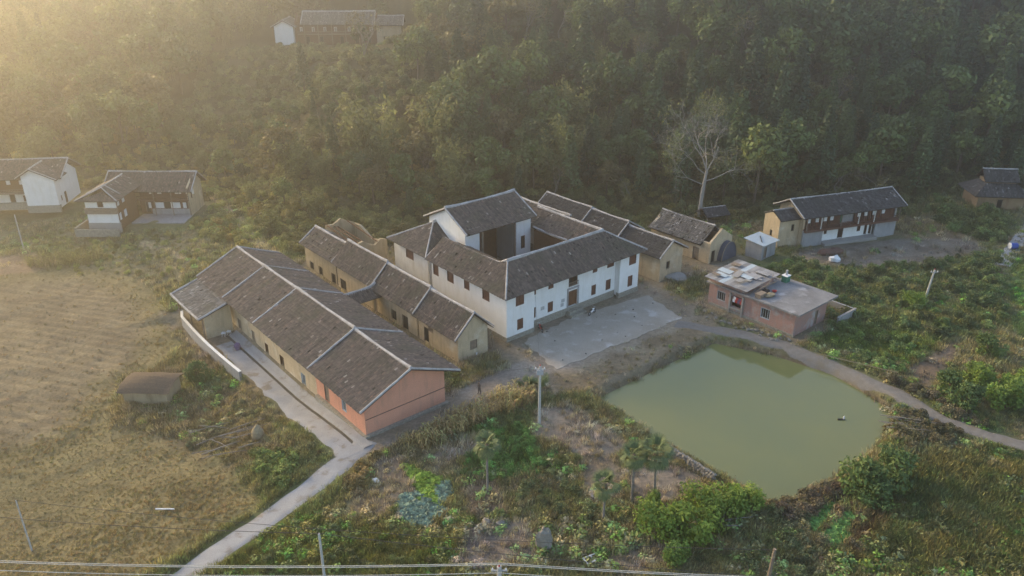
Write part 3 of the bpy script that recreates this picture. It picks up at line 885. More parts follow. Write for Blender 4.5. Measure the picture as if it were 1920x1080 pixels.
roof(M, pl, TILE, ridges=[((rl, 3.4, RZ), (rr, 3.4, RZ)), ((2.7, 4.6, 8.6), (2.7, 16.7, 8.5)), ((rr, 3.4, RZ), (rr, 17.0, RZ)), ((2.7, 4.7, 8.58), (rl, 3.4, RZ))],
     verges=[((-o, -o, EE + .05), (rl, 3.4, RZ)), ((24.5 + o, -o, EE + .05), (rr, 3.4, RZ)), ((-o, 16.7, EE + .05), (2.7, 16.7, 8.55)), ((17.1, 7.2, EZ + .8), (17.1, 14.4, EZ + .8))], seed=3, sag=0.08)
# rear-left pavilion with hipped end
ap = (4.4, 21.9, 9.15)
roof(M, [[(-0.5, 27.0, EE), (-0.5, 16.9, EE), ap], [(-0.5, 16.9, EE), (8.0, 16.9, EE), (8.0, 21.9, 9.15), ap], [(8.0, 27.0, EE), (-0.5, 27.0, EE), ap, (8.0, 21.9, 9.15)]], TILE,
     ridges=[(ap, (7.2, 21.9, 9.15))], verges=[((-0.5, 16.9, EE + .05), ap), ((-0.5, 27.0, EE + .05), ap)], seed=4)
# rear-right pavilion
roof(M, [[(25.2, 15.5, EE), (25.2, 27.0, EE), (22.6, 27.0, 8.6), (22.6, 12.2, 8.6)], [(18.5, 27.0, EE + 0.2), (18.5, 15.5, EE + 0.2), (22.6, 12.2, 8.6), (22.6, 27.0, 8.6)]], TILE,
     ridges=[((22.6, 12.2, 8.6), (22.6, 27.0, 8.6))], verges=[((25.2, 15.5, EE), (22.6, 12.2, 8.6))], seed=5)
# tall back hall
gable_roof(M, 4.9, 17.0, 14.9, 23.6, 9.75, 11.9, TILE, along='a', over=0.9, gover=0.35, rpos=0.48, seed=6, curl=0.12)
HW = 14.9
for a0, a1, ops in ((4.9, 7.4, [(1.0, 1.9, 3.6, 5.0, 'shutter')]), (14.2, 17.0, [(0.9, 1.7, 4.4, 6.4, 'dark')])):
    wall(M, (a0, HW), (a1, HW), 0.3, 9.7, WHITE, ops, th=0.3)
wall(M, (4.9, 23.6), (4.9, HW + 0.31), 0.3, 9.7, WHITE, th=0.3, gable=(4.4, 11.7))
wall(M, (17.0, HW + 0.31), (17.0, 23.6), 0.3, 9.7, WHITE, th=0.3, gable=(4.3, 11.7))
wall(M, (16.69, 23.6), (5.21, 23.6), 0.3, 9.7, WHITE2, th=0.3)
for x in (7.8, 13.8):
    M.part('column', MB().tube((x, HW - 0.2, 0.3), (x, HW - 0.2, 9.6), 0.17, 0.16, 10), WOOD2)
mb = MB()
for i in range(14):
    mb.box(7.5 + i * 0.475, 7.96 + i * 0.475, 19.4, 19.5, 0.3, 9.6)
M.part('timber_partition', mb, WOOD)
M.part('lintel_beam', MB().box(7.4, 14.2, HW + 0.02, HW + 0.24, 8.7, 9.15), WOOD)
M.part('hall_floor', MB().box(5.3, 16.6, 13.4, 23.2, 0.25, 0.55), CONC)
mb = MB(); mb.box(5.4, 16.9, 12.7, 14.6, 3.35, 3.5)
M.part('gallery', mb, WOOD2)
mb = MB(); mb.box(5.4, 16.9, 12.66, 12.74, 4.2, 4.3)
for i in range(24): mb.box(5.5 + i * 0.49, 5.56 + i * 0.49, 12.68, 12.72, 3.5, 4.2)
M.part('gallery_rail', mb, WOOD)
M.part('court_floor', MB().box(5.0, 19, 6.6, 13.4, 0.0, 0.22), CONC)
for x, y0, y1 in ((5.25, 7.2, 14.6), (17.4, 7.2, 14.6)):
    mb = MB()
    for i in range(16): mb.box(x - 0.05, x + 0.05, y0 + i * 0.46, y0 + i * 0.46 + 0.43, 0.3, 7.0)
    M.part('timber_wall', mb, WOOD)
mb = MB()
for i in range(26): mb.box(5.6 + i * 0.455, 6.03 + i * 0.455, 6.5, 6.6, 0.3, 7.0)
M.part('timber_wall', mb, WOOD)

# ---------------------------------------------------------------- long house with the salmon gable
P_ = House('long_house', 'long low house with four stepped tiled roofs and a salmon pink gable end', 'house', VF, (-19, 15))
secs = [(-6.5, 4.2), (4.2, 18.6), (18.6, 28.2), (28.2, 37.0)]
zr_ = [6.45, 6.6, 6.55, 6.5]
ops = lambda w0, lst: [(a - w0, c - w0, lo, hi, st) for a, c, lo, hi, st in lst]
allw = [(-2.6, -1.6, 0.9, 2.5, 'bluegrille'), (1.2, 2.3, 0.2, 2.4, 'doorplank'), (7.0, 8.2, -0.6, 1.2, 'bluegrille'), (12.6, 13.8, -0.5, 1.1, 'dark'), (17.0, 18.0, -0.6, 1.0, 'dark'), (21.0, 22.0, -1.0, 1.2, 'doorplank'), (25.3, 26.4, -1.0, 1.2, 'doorplank')]
for i, (w0, w1) in enumerate(secs):
    mm = PINK if i == 0 else MUD
    lo = -0.4 if i == 0 else -1.3
    wl = [q for q in allw if w0 < q[0] < w1]
    dz = 0.03 * i
    uL = -24.2 + 0.02 * i
    wall(P_, (uL, w1 - 0.01), (uL, w0 + 0.37), lo, 3.95 + dz, mm, [(w1 - .01 - q[1], w1 - .01 - q[0], *q[2:]) for q in wl])
    wall(P_, (-14.2, w0 + 0.37), (-14.2, w1 - 0.01), -0.3, 4.25 + dz, mm, [((w1 - w0) * 0.4, (w1 - w0) * 0.4 + 1.0, 1.2, 2.4, 'dark')] if i else [])
    wall(P_, (uL, w0), (-14.2, w0), lo, 3.95 + dz, mm, gable=(5.4, zr_[i] - 0.2), z1b=4.25 + dz)
wall(P_, (-14.2, 37.3), (-24.2, 37.3), -1.3, 4.3, MUD, gable=(4.6, 6.3), z1b=4.0)
for i, (w0, w1) in enumerate(secs):
    r = -18.8; zt = zr_[i]
    e0 = 3.62; e1 = 3.95
    lo = w0 - (0.75 if i == 0 else 0.0); hi = w1 + (0.4 if i == 3 else -0.02)
    drop = 0.14 if i in (1,) else 0.0
    A0 = -25.1; A1 = -12.6
    vg = [((A0, lo, e0 + .06), (r, lo, zt + .06)), ((r, lo, zt + .06), (A1, lo, e1 + .06))] if i != 0 else [((A0, lo, e0 + .03), (r, lo, zt + .03)), ((r, lo, zt + .03), (A1, lo, e1 + .03))]
    if i == 3: vg += [((A0, hi, e0 + .06), (r, hi, zt + .06)), ((r, hi, zt + .06), (A1, hi, e1 + .06))]
    roof(P_, [[(A0, hi, e0), (A0, lo, e0), (r, lo, zt), (r, hi, zt)], [(A1, lo, e1), (A1, hi, e1), (r, hi, zt), (r, lo, zt)]], TILE, [((r, lo, zt), (r, hi, zt))], vg, seed=20 + i, sag=0.07, rw=0.4, rh=0.26)
mb = MB(); mb.box(-24.5, -13.9, -6.9, -6.48, -0.6, 0.25); mb.box(-24.6, -24.18, -6.48, 4, -0.9, 0.2)
P_.part('plinth', mb, STONE)
P_.part('cable_conduit', MB().bar((-24.15, -6.53, 2.0), (-14.2, -6.53, 2.05), 0.05, 0.05), WIRE)
# lean-to at the far end of the terrace
roof(P_, [[(-29.0, 37.0, 2.2), (-29.0, 26.8, 2.2), (-25.0, 26.8, 3.4), (-25.0, 37.0, 3.4)]], TILE3, [], [((-29.0, 26.8, 2.25), (-25, 26.8, 3.45)), ((-29.0, 37, 2.25), (-25, 37, 3.45)), ((-29.0, 26.8, 2.3), (-29.0, 37.0, 2.3))], seed=30, name='lean_to_roof')
for w in (27.2, 31.8, 36.5): P_.part('post', MB().tube((-28.4, w, -1.2), (-28.4, w, 2.3), 0.09), WOOD2)
wall(P_, (-28.2, 27.2), (-24.6, 27.2), -1.2, 2.2, MUD, z1b=3.0, th=0.2)

# ---------------------------------------------------------------- mud row between them (four houses standing in line)
row = [(-0.3, 8.1, 4.55, 6.2, 0, 'ochre mud house with a window in its gable beside the white mansion', MUD),
       (8.4, 18.3, 4.75, 6.45, -0.2, 'ochre mud house behind the gable-windowed one, joined to the little gate roof', MUD),
       (18.6, 29.2, 5.0, 6.7, -0.4, 'ochre mud house with a high white-capped ridge, third in the mud row', MUD),
       (29.5, 39.3, 4.9, 6.0, -0.6, 'last mud house of the row with a ragged sagging roof', MUD2)]
wins = [[(5.2, 6.3, 1.9, 3.3, 'plank'), (6.2, 7.3, 0.1, 2.2, 'doorhole'), (0.3, 1.2, 2.6, 3.7, 'plank')], [(2.2, 3.6, 0.0, 2.0, 'doorhole'), (5.0, 6.4, 0.2, 1.8, 'hole'), (3.0, 4.2, 2.9, 4.0, 'hole')], [(6.4, 7.4, 3.3, 4.2, 'hole'), (8.2, 9.9, -0.1, 1.6, 'doorhole')], [(0.4, 1.7, -0.5, 1.6, 'doorhole'), (4.4, 5.7, -0.3, 1.4, 'hole'), (7.2, 8.6, -0.3, 1.3, 'hole')]]
for i, (w0, w1, ze, zr, zb, lab, mm) in enumerate(row):
    h = House('mud_house', lab, 'house', VF, (-5.5, (w0 + w1) / 2), zb)
    fr = [(1.8, 2.9, 1.1, 2.35, 'plank')] if i == 0 else ()
    box_house(h, -7.8, -3.3, w0, w1, zb - 0.2, ze - 0.5, zr - 0.25, mm, front=fr, left=wins[i])
    gable_roof(h, -7.8, -3.3, w0, w1, ze - 0.45, zr, TILE, over=0.75, gover=0.42 if i == 0 else 0.12, seed=40 + i, verges=(1, 1) if i == 3 else (1, 0), missing=0.04 if i == 3 else 0.0, sag=0.16 if i == 3 else 0.08, rw=0.36, rh=0.24)
    if i == 0:
        mb = MB()
        for k in range(7): mb.bar((-3.1 + 0.15 * k, -0.3 + 0.5 * (k % 3), 0), (-3.0 + 0.1 * k, 0.2 + 0.3 * (k % 3), 2.6 + 0.2 * (k % 2)), 0.1, 0.06)
        h.part('leaning_plank', mb, WOOD2)
# little gate roof bridging the lane
g = House('gate_roof', 'small tiled gate roof with a white curved ridge bridging the lane', 'gate', VF, (-10, 18))
roof(g, [[(-14.3, 16.6, 2.9), (-7.9, 16.6, 2.9), (-7.9, 18.2, 3.9), (-14.3, 18.2, 3.9)], [(-7.9, 19.8, 2.9), (-14.3, 19.8, 2.9), (-14.3, 18.2, 3.9), (-7.9, 18.2, 3.9)]], TILE, [((-14.3, 18.2, 3.9), (-7.9, 18.2, 3.9))], [((-14.3, 16.6, 2.95), (-14.3, 18.2, 3.95))], seed=50, curl=0.35, rw=0.36)
for u in (-13.6, -8.3): g.part('post', MB().box(u - 0.15, u + 0.15, 18.0, 18.4, -0.2, 3.6), MUD2)
# roofless ruin behind the row
r = House('ruined_house', 'roofless ruined mud house with broken walls behind the mud row', 'ruin', VF, (-1, 36))
def jag(p0, p1, z0, tops, th, material):
    p0 = Vector(p0); p1 = Vector(p1); n = len(tops); mb = MB(); d = (p1 - p0).normalized(); q = Vector((-d.y, d.x)) * th
    for i in range(n - 1):
        a = p0.lerp(p1, i / (n - 1)); c = p0.lerp(p1, (i + 1) / (n - 1))
        mb.add([(a.x, a.y, z0), (c.x, c.y, z0), (c.x, c.y, tops[i + 1]), (a.x, a.y, tops[i]), (a.x + q.x, a.y + q.y, z0), (c.x + q.x, c.y + q.y, z0), (c.x + q.x, c.y + q.y, tops[i + 1]), (a.x + q.x, a.y + q.y, tops[i])],
               [(0, 1, 2, 3), (7, 6, 5, 4), (3, 2, 6, 7)] + ([(0, 3, 7, 4)] if i == 0 else []) + ([(1, 5, 6, 2)] if i == n - 2 else []))
    r.part('broken_wall', mb, material)
jag((-3.0, 31.5), (2.2, 31.5), -0.3, [4.6, 4.9, 4.2, 3.8, 4.6, 4.2], 0.4, MUD2)
jag((2.2, 31.9), (2.2, 41), -0.3, [4.2, 3.6, 3.2, 3.9, 4.5, 4.3], 0.4, MUD2)
jag((2.2, 41.4), (-3.0, 41.4), -0.3, [4.3, 4.9, 5.6, 4.9, 5.0], 0.4, MUD2)
mb = MB()
for k in (0, 2, 3, 6): mb.bar((-3.0 + k * 0.6, 31.7, 4.2 + 0.3 * math.sin(k * 2.1)), (-2.8 + k * 0.6, 41.2, 4.7 + 0.3 * math.cos(k)), 0.13, 0.13)
r.part('fallen_rafters', mb, WOOD)

# ---------------------------------------------------------------- right annex row
arow = [(0.0, 8.2, 4.9, 6.15, 'yellow mud annex with a small window in its gable at the right of the mansion'), (8.5, 16.2, 5.4, 6.75, 'middle annex of the right-hand row with a stepped tiled roof'), (16.5, 27.0, 5.6, 6.95, 'rearmost annex of the right-hand row with the highest ridge')]
for i, (w0, w1, ze, zr, lab) in enumerate(arow):
    h = House('annex_house', lab, 'house', VF, (31.5, (w0 + w1) / 2))
    box_house(h, 29.3, 34.4, w0, w1, -0.2, ze - 0.4, zr - 0.22, MUD, front=[(1.4, 2.3, 1.6, 2.9, 'hole')] if i == 0 else (), right=[(2.5, 3.5, 1.2, 2.6, 'hole')])
    gable_roof(h, 29.3, 34.4, w0, w1, ze - 0.35, zr, TILE2, over=0.75, gover=0.42 if i == 0 else 0.15, rpos=0.42, seed=60 + i, verges=(1, 1) if i == 2 else (1, 0), rw=0.34, rh=0.22)
# ---------------------------------------------------------------- timber-fronted grey house at the right
FG = (47.4, 121.7, rad(19.1))
h = House('timber_house', 'two-storey house with timber upper floor over grey rendered walls, its slate roof long and narrow', 'house', FG, (9.4, 3.5))
Lh = 18.9
wall(h, (0, 0), (3.9, 0), -0.2, 3.0, CONC2, th=0.3)
wall(h, (14.6, 0), (Lh, 0), -0.2, 2.7, CONC2, th=0.3)
wall(h, (3.9, 0.6), (14.6, 0.6), 0.5, 2.75, WHITE, [(0.75, 1.35, 1.6, 2.35, 'dark'), (3.6, 4.7, 0.55, 2.5, 'doorhole'), (7.5, 8.2, 1.3, 2.4, 'dark'), (9.0, 9.6, 0.55, 2.5, 'doorhole'), (9.95, 10.55, 0.55, 2.5, 'doorhole')], th=0.3)
h.part('terrace_step', MB().box(3.9, 14.6, -0.9, 0.6, -0.2, 0.5), CONC)
wall(h, (Lh, 0.31), (Lh, 6.6), -0.2, 5.5, CONC2, gable=(3.2, 7.0), th=0.3)
wall(h, (0, 6.6), (0, 0.31), -0.2, 5.6, MUD, gable=(3.1, 7.0), th=0.3)
wall(h, (Lh - 0.31, 6.6), (0.31, 6.6), -0.2, 5.6, MUD2, th=0.3)
mb = MB(); mb.box(0.02, Lh - 0.02, -0.55, 0.9, 2.98 - 0.25, 3.1)
h.part('floor_beam', mb, REDWOOD)
# upper storey of boards, each a part of its own
bm_ = MB().box(0, 0.27, 0, 0.06, 0, 2.35).mesh('board')
bm_.materials.append(REDWOOD)
upw = [(0.9, 1.5), (2.5, 3.1), (4.1, 4.7), (5.4, 6.0), (10.9, 11.5), (12.3, 12.9), (14.0, 14.7), (15.9, 16.5)]
k = 0.35; n = 0
while k < Lh - 0.5:
    if not any(a - 0.28 < k < c for a, c in upw) and not 7.2 < k < 10.2:
        o = link('board', bm_, None, h.root); o.location = (k - h.off[0], 0.5 - h.off[1], 3.11); n += 1
    k += 0.285
for a, c in upw:
    W = lambda t, i, z: (t, 0.42 + i, z)
    put_window(h, W, a, c, 4.0, 5.2, 'white')
    pw = MB().box(a + 0.05, c - 0.05, 0.47, 0.5, 4.06, 5.14); h.part('paper_pane', pw, PLASTIC)
    h.part('spandrel', MB().box(a - 0.02, c + 0.02, 0.49, 0.55, 3.11, 3.98), REDWOOD)
wall(h, (7.3, 0.75), (10.3, 0.75), 3.11, 5.5, CONC2, th=0.15)
h.part('green_curtain', MB().box(7.35, 7.95, 0.66, 0.7, 3.3, 5.3), GREENP)
mb = MB(); mb.box(0.1, Lh - 0.1, -0.52, -0.46, 3.75, 3.83); mb.box(0.1, Lh - 0.1, -0.52, -0.46, 3.4, 3.46)
for i in range(48): mb.box(0.12 + i * 0.397, 0.16 + i * 0.397, -0.51, -0.47, 3.1, 3.75)
h.part('balcony_rail', mb, REDWOOD)
for x in (0.1, 2.9, 6.9, 10.4, 13.6, Lh - 0.1): h.part('post', MB().box(x - 0.06, x + 0.06, -0.54, -0.42, 2.75, 5.5), WHITE2 if x in (2.9, 13.6, 10.4) else WOOD2)
gable_roof(h, 0, Lh, -0.1, 6.6, 5.75, 7.45, TILE2, along='a', over=0.75, gover=0.9, rpos=0.5, seed=70, rw=0.34, rh=0.2)
# small mud wing at its left
h2 = House('mud_wing', 'tall narrow mud wing leaning against the timber-fronted house', 'house', FG, (-2.2, 3))
box_house(h2, -3.9, -0.05, 1.2, 5.2, -0.2, 4.9, 5.6, MUD, along='a', front=[(2.3, 3.0, 2.6, 3.9, 'hole')], left=[(1.6, 2.3, 1.5, 2.6, 'hole')])
gable_roof(h2, -3.9, -0.05, 1.2, 5.2, 5.0, 5.9, TILE2, along='a', over=0.4, gover=0.05, seed=71, rw=0.25, rh=0.15, verges=(0, 0))

# ---------------------------------------------------------------- brick house with cluttered flat roof
b_ = House('brick_house', 'unfinished red brick house with a cluttered flat concrete roof by the gravel road', 'house', VF, (32.7, -16))
u0, u1, w0, w1 = 29.0, 36.6, -22.5, -9.4
fl = lambda lst: [(w1 - q[1], w1 - q[0], *q[2:]) for q in lst]
wall(b_, (u0, w1), (u0, w0 + 0.26), -0.2, 3.45, BRICKM, fl([(-18.9, -17.5, 1.0, 2.5, 'bluegrille'), (-14.6, -12.9, 1.0, 2.6, None), (-11.9, -10.5, 1.1, 2.5, 'grille')]), th=0.25)
wall(b_, (u0, w0), (u1, w0), -0.2, 3.45, BRICKM, [(4.9, 5.6, 0.1, 2.2, 'doorplank')], th=0.25)
wall(b_, (u1, w0 + 0.26), (u1, w1), -0.2, 3.45, BRICKM, th=0.25)
wall(b_, (u1, w1 + 0.26), (u0, w1 + 0.26), -0.2, 3.45, BRICKM, th=0.25)
b_.part('balcony_back', MB().box(u0 + 1.2, u0 + 1.3, -14.7, -12.8, 0.2, 2.9), DARK)
mb = MB(); mb.box(u0 - 0.3, u0 + 0.1, -14.9, -14.65, 0.0, 2.9); mb.box(u0 - 0.3, u0 + 0.1, -12.9, -12.65, 0.0, 2.9); mb.box(u0 - 0.3, u0 + 0.05, -14.65, -12.9, 0.7, 0.95)
b_.part('balcony_frame', mb, CONC)
b_.part('flat_roof', MB().box(u0 - 0.8, u1 + 0.9, w0 - 0.9, -15.2, 3.45, 3.67), SLAB)
for p0_, p1_ in (((u0, w1), (u0, -15.2)), ((u0, -15.2), (u1 - 1.6, -15.2)), ((u1 - 1.6, w1 + 0.26), (u0, w1 + 0.26))):
    wall(b_, p0_, p1_, 3.46, 4.25, BRICKM, th=0.25, name='upper_wall')
b_.part('flat_roof', MB().box(u0 - 0.5, u1 + 0.4, -15.19, w1 + 0.5, 3.3, 3.45), SLAB)
for k_ in range(9):       # overlapping roofing sheets, each its own piece
    w_0 = -15.7 + k_ * 0.76; sm = [SLAB, SLAB, CONC2, SLAB, CONC2, BLUESHEET, SLAB, CONC2, SLAB][k_]; e_ = 0.012 * (k_ % 2)
    b_.part('roof_sheet', MB().add([(u0 - 1.0, w_0, 4.28 + e_), (u1 - 0.9, w_0, 4.75 + e_), (u1 - 0.9, w_0 + 0.8, 4.75 + e_), (u0 - 1.0, w_0 + 0.8, 4.28 + e_), (u0 - 1.0, w_0, 4.24 + e_), (u1 - 0.9, w_0, 4.71 + e_), (u1 - 0.9, w_0 + 0.8, 4.71 + e_), (u0 - 1.0, w_0 + 0.8, 4.24 + e_)], [(0, 1, 2, 3), (7, 6, 5, 4), (0, 4, 5, 1), (1, 5, 6, 2), (2, 6, 7, 3), (3, 7, 4, 0)]), sm)
b_.part('plinth', MB().box(u0 - 0.12, u0 + 0.1, w0 - 0.1, w1, -0.3, 0.35), STONE)
# loose sheets on the roof
shm = [BLUESHEET, SLAB, CONC, CONC2, WOOD2]
q = random.Random(5)
for i in range(16):
    a = q.uniform(29.0, 34.0); c = q.uniform(-14.8, -9.6)
    sx, sy = q.uniform(0.5, 1.5), q.uniform(0.8, 2.2); o_m = q.choice(shm)
    o = tag(link('roof_sheet', MB().box(-sx / 2, sx / 2, -sy / 2, sy / 2, 0, 0.03).mesh('roof_sheet'), o_m), {BLUESHEET: 'pale blue', SLAB: 'dark grey', CONC: 'pale grey', CONC2: 'mid-grey', WOOD2: 'brown wooden'}[o_m] + ' sheet lying on the roof over the brick-house balcony', 'sheet', 'loose sheets on the flat roof')
    x, y = L(a, c); o.location = (x, y, 4.36 + 0.062 * (a - 29.0) + 0.02 * i); o.rotation_euler = (0, -0.06, TH + q.uniform(-0.15, 0.15))
for i, (a, c, ln, rz) in enumerate([(30.5, -15.4, 4.2, 0.2), (31.2, -15.8, 3.6, 0.5), (30.8, -16.2, 3.9, 0.05), (32.0, -15.5, 3.3, 0.9), (31.6, -16.5, 3.0, -0.2), (32.8, -16.0, 3.4, 0.35)]):
    x, y = L(a, c)
    o = tag(link('timber_pole', MB().tube((-ln / 2, 0, 0), (ln / 2, 0, 0.5), 0.06, 0.04).mesh('timber_pole'), WOOD2), 'grey timber pole in the heap across the flat brick-house roof', 'pole', 'timber poles heaped on the flat roof')
    o.location = (x, y, 3.85 + 0.1 * i); o.rotation_euler = (0, 0, TH + rz)
def simple(name, mb, m, label, cat, loc, rz=0, group=None):
    o = tag(link(name, mb.mesh(name), m), label, cat, group); o.location = loc; o.rotation_euler = (0, 0, rz); return o
x, y = L(33.6, -17.5)
simple('straw_bale', MB().blob((0, 0, 0.2), 0.9, 0.5, 0.25, 3, zmin=0), STRAW, 'orange-brown heap of grain drying on the flat roof', 'heap', (x - 2.3, y - 2.2, 3.67), TH)
simple('red_basin', MB().lathe([(0.2, 0), (0.33, 0.22), (0.30, 0.22), (0.18, 0.04)]), REDP, 'red plastic basin on the flat brick-house roof', 'basin', (*L(32.0, -17.3), 3.67))
simple('roof_crate', MB().box(-0.7, 0.7, -0.4, 0.4, 0, 0.5).box(-0.74, 0.74, -0.44, 0.44, 0.5, 0.56), WOOD2, 'grey slatted crate at the street edge of the flat roof', 'crate', (*L(29.3, -17.0), 3.67), TH)
mb = MB()
for i in range(4): mb.blob((0.5 * (i % 2), 0.4 * (i // 2), 0.25), 0.32, 0.28, 0.28, i, 8, 5, zmin=0)
simple('rubble_pile', mb, RUBBER, 'dark pile of rags among the poles on the flat roof', 'pile', (*L(30.6, -16.9), 3.67), TH)
t = thing('water_tank', 'round concrete water tank with an open top behind the brick house', 'tank', (*L(39.5, -6.6), 0))
link('wall', MB().lathe([(0.9, 0), (0.9, 2.4), (0.78, 2.4), (0.78, 2.0)], n=16).mesh('wall'), CONC, t)
link('water', MB().lathe([(0.0, 1.95), (0.79, 1.95), (0.79, 2.01), (0.0, 2.01)], n=16).mesh('water'), wm, t)
t = thing('stove_chimney', 'green and white metal stove box on the flat roof edge', 'stove', (*L(36.2, -16.3), 3.67), TH)
link('body', MB().box(-0.45, 0.45, -0.4, 0.4, 0, 0.9).mesh('body'), GREENP, t)
link('pipe', MB().tube((0, 0, 0.9), (0, 0, 1.7), 0.16).mesh('pipe'), METAL, t)
link('lid', MB().box(-0.5, 0.5, -0.45, 0.45, 0.9, 0.98).mesh('lid'), PLASTIC, t)
for i in range(5):
    o = tag(link('hanging_shirt', MB().box(-0.28, 0.28, -0.03, 0.03, -0.8, 0).box(-0.42, -0.28, -0.03, 0.03, -0.35, 0).box(0.28, 0.42, -0.03, 0.03, -0.35, 0).mesh('shirt'), [REDP, PURPLE, REDP, PLASTIC, REDWOOD][i]), ['bright red shirt', 'violet shirt', 'red top beside the white shirt', 'white shirt', 'brown shirt'][i] + ' hanging in the brick-house balcony', 'shirt')
    x, y = L(28.85, -14.4 + i * 0.38); o.location = (x, y, 2.55); o.rotation_euler = (0, 0, TH + 1.5)
# yard wall behind it
t = thing('yard_wall', 'low grey block wall beside the brick house', 'wall', (*L(38.5, -24.5), 0), TH)
link('wall', MB().box(-2.2, 2.2, -0.12, 0.12, -0.2, 1.2).box(2.0, 2.24, 0.12, 5, -0.2, 1.2).mesh('wall'), CONC2, t)
link('coping', MB().box(-2.25, 2.25, -0.16, 0.16, 1.2, 1.28).mesh('coping'), CONC, t)

# ---------------------------------------------------------------- mud house with blue tarp
h = House('tarp_house', 'crumbling mud house with grey roof and a slate blue tarp over its broken gable', 'house', VF, (43, 5))
box_house(h, 40.6, 46.2, -0.4, 11.5, -0.2, 3.4, 5.2, MUD, front=[(0.5, 1.5, 0.0, 2.0, 'doorhole')], left=[(2, 3.2, 0.0, 2.1, 'doorplank'), (7, 8, 1, 2, 'hole')])
gable_roof(h, 40.6, 46.2, 1.2, 11.5, 3.5, 5.35, TILE3, over=0.7, gover=0.2, seed=80, sag=0.18, missing=0.05, verges=(0, 0), rw=0.3, rh=0.15)
mb = MB()
N_ = 12
for i in range(N_):
    a0 = math.pi * i / N_; a1 = math.pi * (i + 1) / N_
    p = lambda a, w: (44.6 + 1.9 * math.cos(a), w, 0.1 + 2.9 * math.sin(a))
    mb.add([p(a0, -1.3), p(a1, -1.3), p(a1, -0.45), p(a0, -0.45)], [(0, 1, 2, 3)])
    mb.add([p(a0, -1.28), p(a1, -1.28), (44.6, -1.28, 0.1)], [(0, 2, 1)])
h.part('tarpaulin', mb, TARP)
mb = MB()
for i in range(N_):
    a0 = math.pi * i / N_; a1 = math.pi * (i + 1) / N_
    mb.tube((44.6 + 1.95 * math.cos(a0), -1.32, 0.1 + 2.95 * math.sin(a0)), (44.6 + 1.95 * math.cos(a1), -1.32, 0.1 + 2.95 * math.sin(a1)), 0.06)
h.part('bamboo_hoop', mb, STRAW)
# small shed with sheet roof
FS = (*L(50.2, -3.2), TH)
h = House('block_shed', 'small grey block shed under a pale blue sheet roof', 'shed', FS, (0, 0))
box_house(h, -1.9, 1.9, -1.5, 1.5, -0.2, 2.4, 2.45, CONC2, along='a', front=[(0.6, 1.4, 0, 1.9, 'doorplank')])
h.part('sheet_roof', MB().add([(-2.2, -1.9, 2.5), (2.2, -1.9, 2.5), (2.2, 1.9, 2.85), (-2.2, 1.9, 2.85), (-2.2, -1.9, 2.44), (2.2, -1.9, 2.44), (2.2, 1.9, 2.79), (-2.2, 1.9, 2.79)], [(0, 1, 2, 3), (7, 6, 5, 4), (0, 4, 5, 1), (1, 5, 6, 2), (2, 6, 7, 3), (3, 7, 4, 0)]), BLUESHEET)
h.part('roof_pole', MB().tube((-1.2, -0.9, 2.66), (0.6, 0.7, 2.8), 0.05), DARK)
# open woodshed behind
FS = (*G(1335, 418), rad(20))
h = House('woodshed', 'small open woodshed with a dark tiled roof at the forest foot', 'shed', FS, (0, 0))
for x in (-2, 2):
    for y in (-1.4, 1.4): h.part('post', MB().tube((x, y, -0.3), (x, y, 2.2), 0.09), WOOD2)
gable_roof(h, -2, 2, -1.4, 1.4, 2.2, 3.0, TILE2, along='a', over=0.5, gover=0.4, seed=85, verges=(0, 0), rw=0.2, rh=0.1)
mb = MB()
for i in range(14): mb.tube((-1.7, -0.9 + 0.28 * (i % 7), 0.2 + 0.3 * (i // 7)), (1.7, -0.9 + 0.28 * (i % 7), 0.2 + 0.3 * (i // 7)), 0.12)
h.part('log_stack', mb, BARK)

# ---------------------------------------------------------------- hut at the far right
FH = (88, 139.5, rad(-6))
h = House('mud_hut', 'square reddish mud hut with a two-tiered dark tiled roof among bushes', 'hut', FH, (0, 0), 1.5)
HUTM = mat('reddish_earth', (0.36, 0.26, 0.16), (0.27, 0.195, 0.12), 0.9, 0.95, streak=(0.24, 0.14, 0.09), bmp=0.5)
box_house(h, -4, 4, -3, 3, 1.0, 4.3, 4.35, HUTM, along='a', front=[(3.4, 4.4, 1.6, 3.5, 'doorhole')])
z0, z1, z2 = 4.2, 6.0, 6.4
roof(h, [[(-5, -4, z0), (5, -4, z0), (2.6, -1.6, z1), (-2.6, -1.6, z1)], [(5, -4, z0), (5, 4, z0), (2.6, 1.6, z1), (2.6, -1.6, z1)], [(-5, 4, z0), (-5, -4, z0), (-2.6, -1.6, z1), (-2.6, 1.6, z1)], [(5, 4, z0), (-5, 4, z0), (-2.6, 1.6, z1), (2.6, 1.6, z1)]], TILE2, [], [], seed=90)
roof(h, [[(-3, -2, z2), (3, -2, z2), (3, 0, 8.3), (-3, 0, 8.3)], [(3, 2, z2), (-3, 2, z2), (-3, 0, 8.3), (3, 0, 8.3)]], TILE2, [((-3, 0, 8.3), (3, 0, 8.3))], [], seed=91, rmat=TILE2 and CONC2, name='upper_roof', rw=0.3, rh=0.15)
h.part('lantern_wall', MB().box(-2.5, 2.5, -1.5, 1.5, 5.4, 6.6), HUTM)

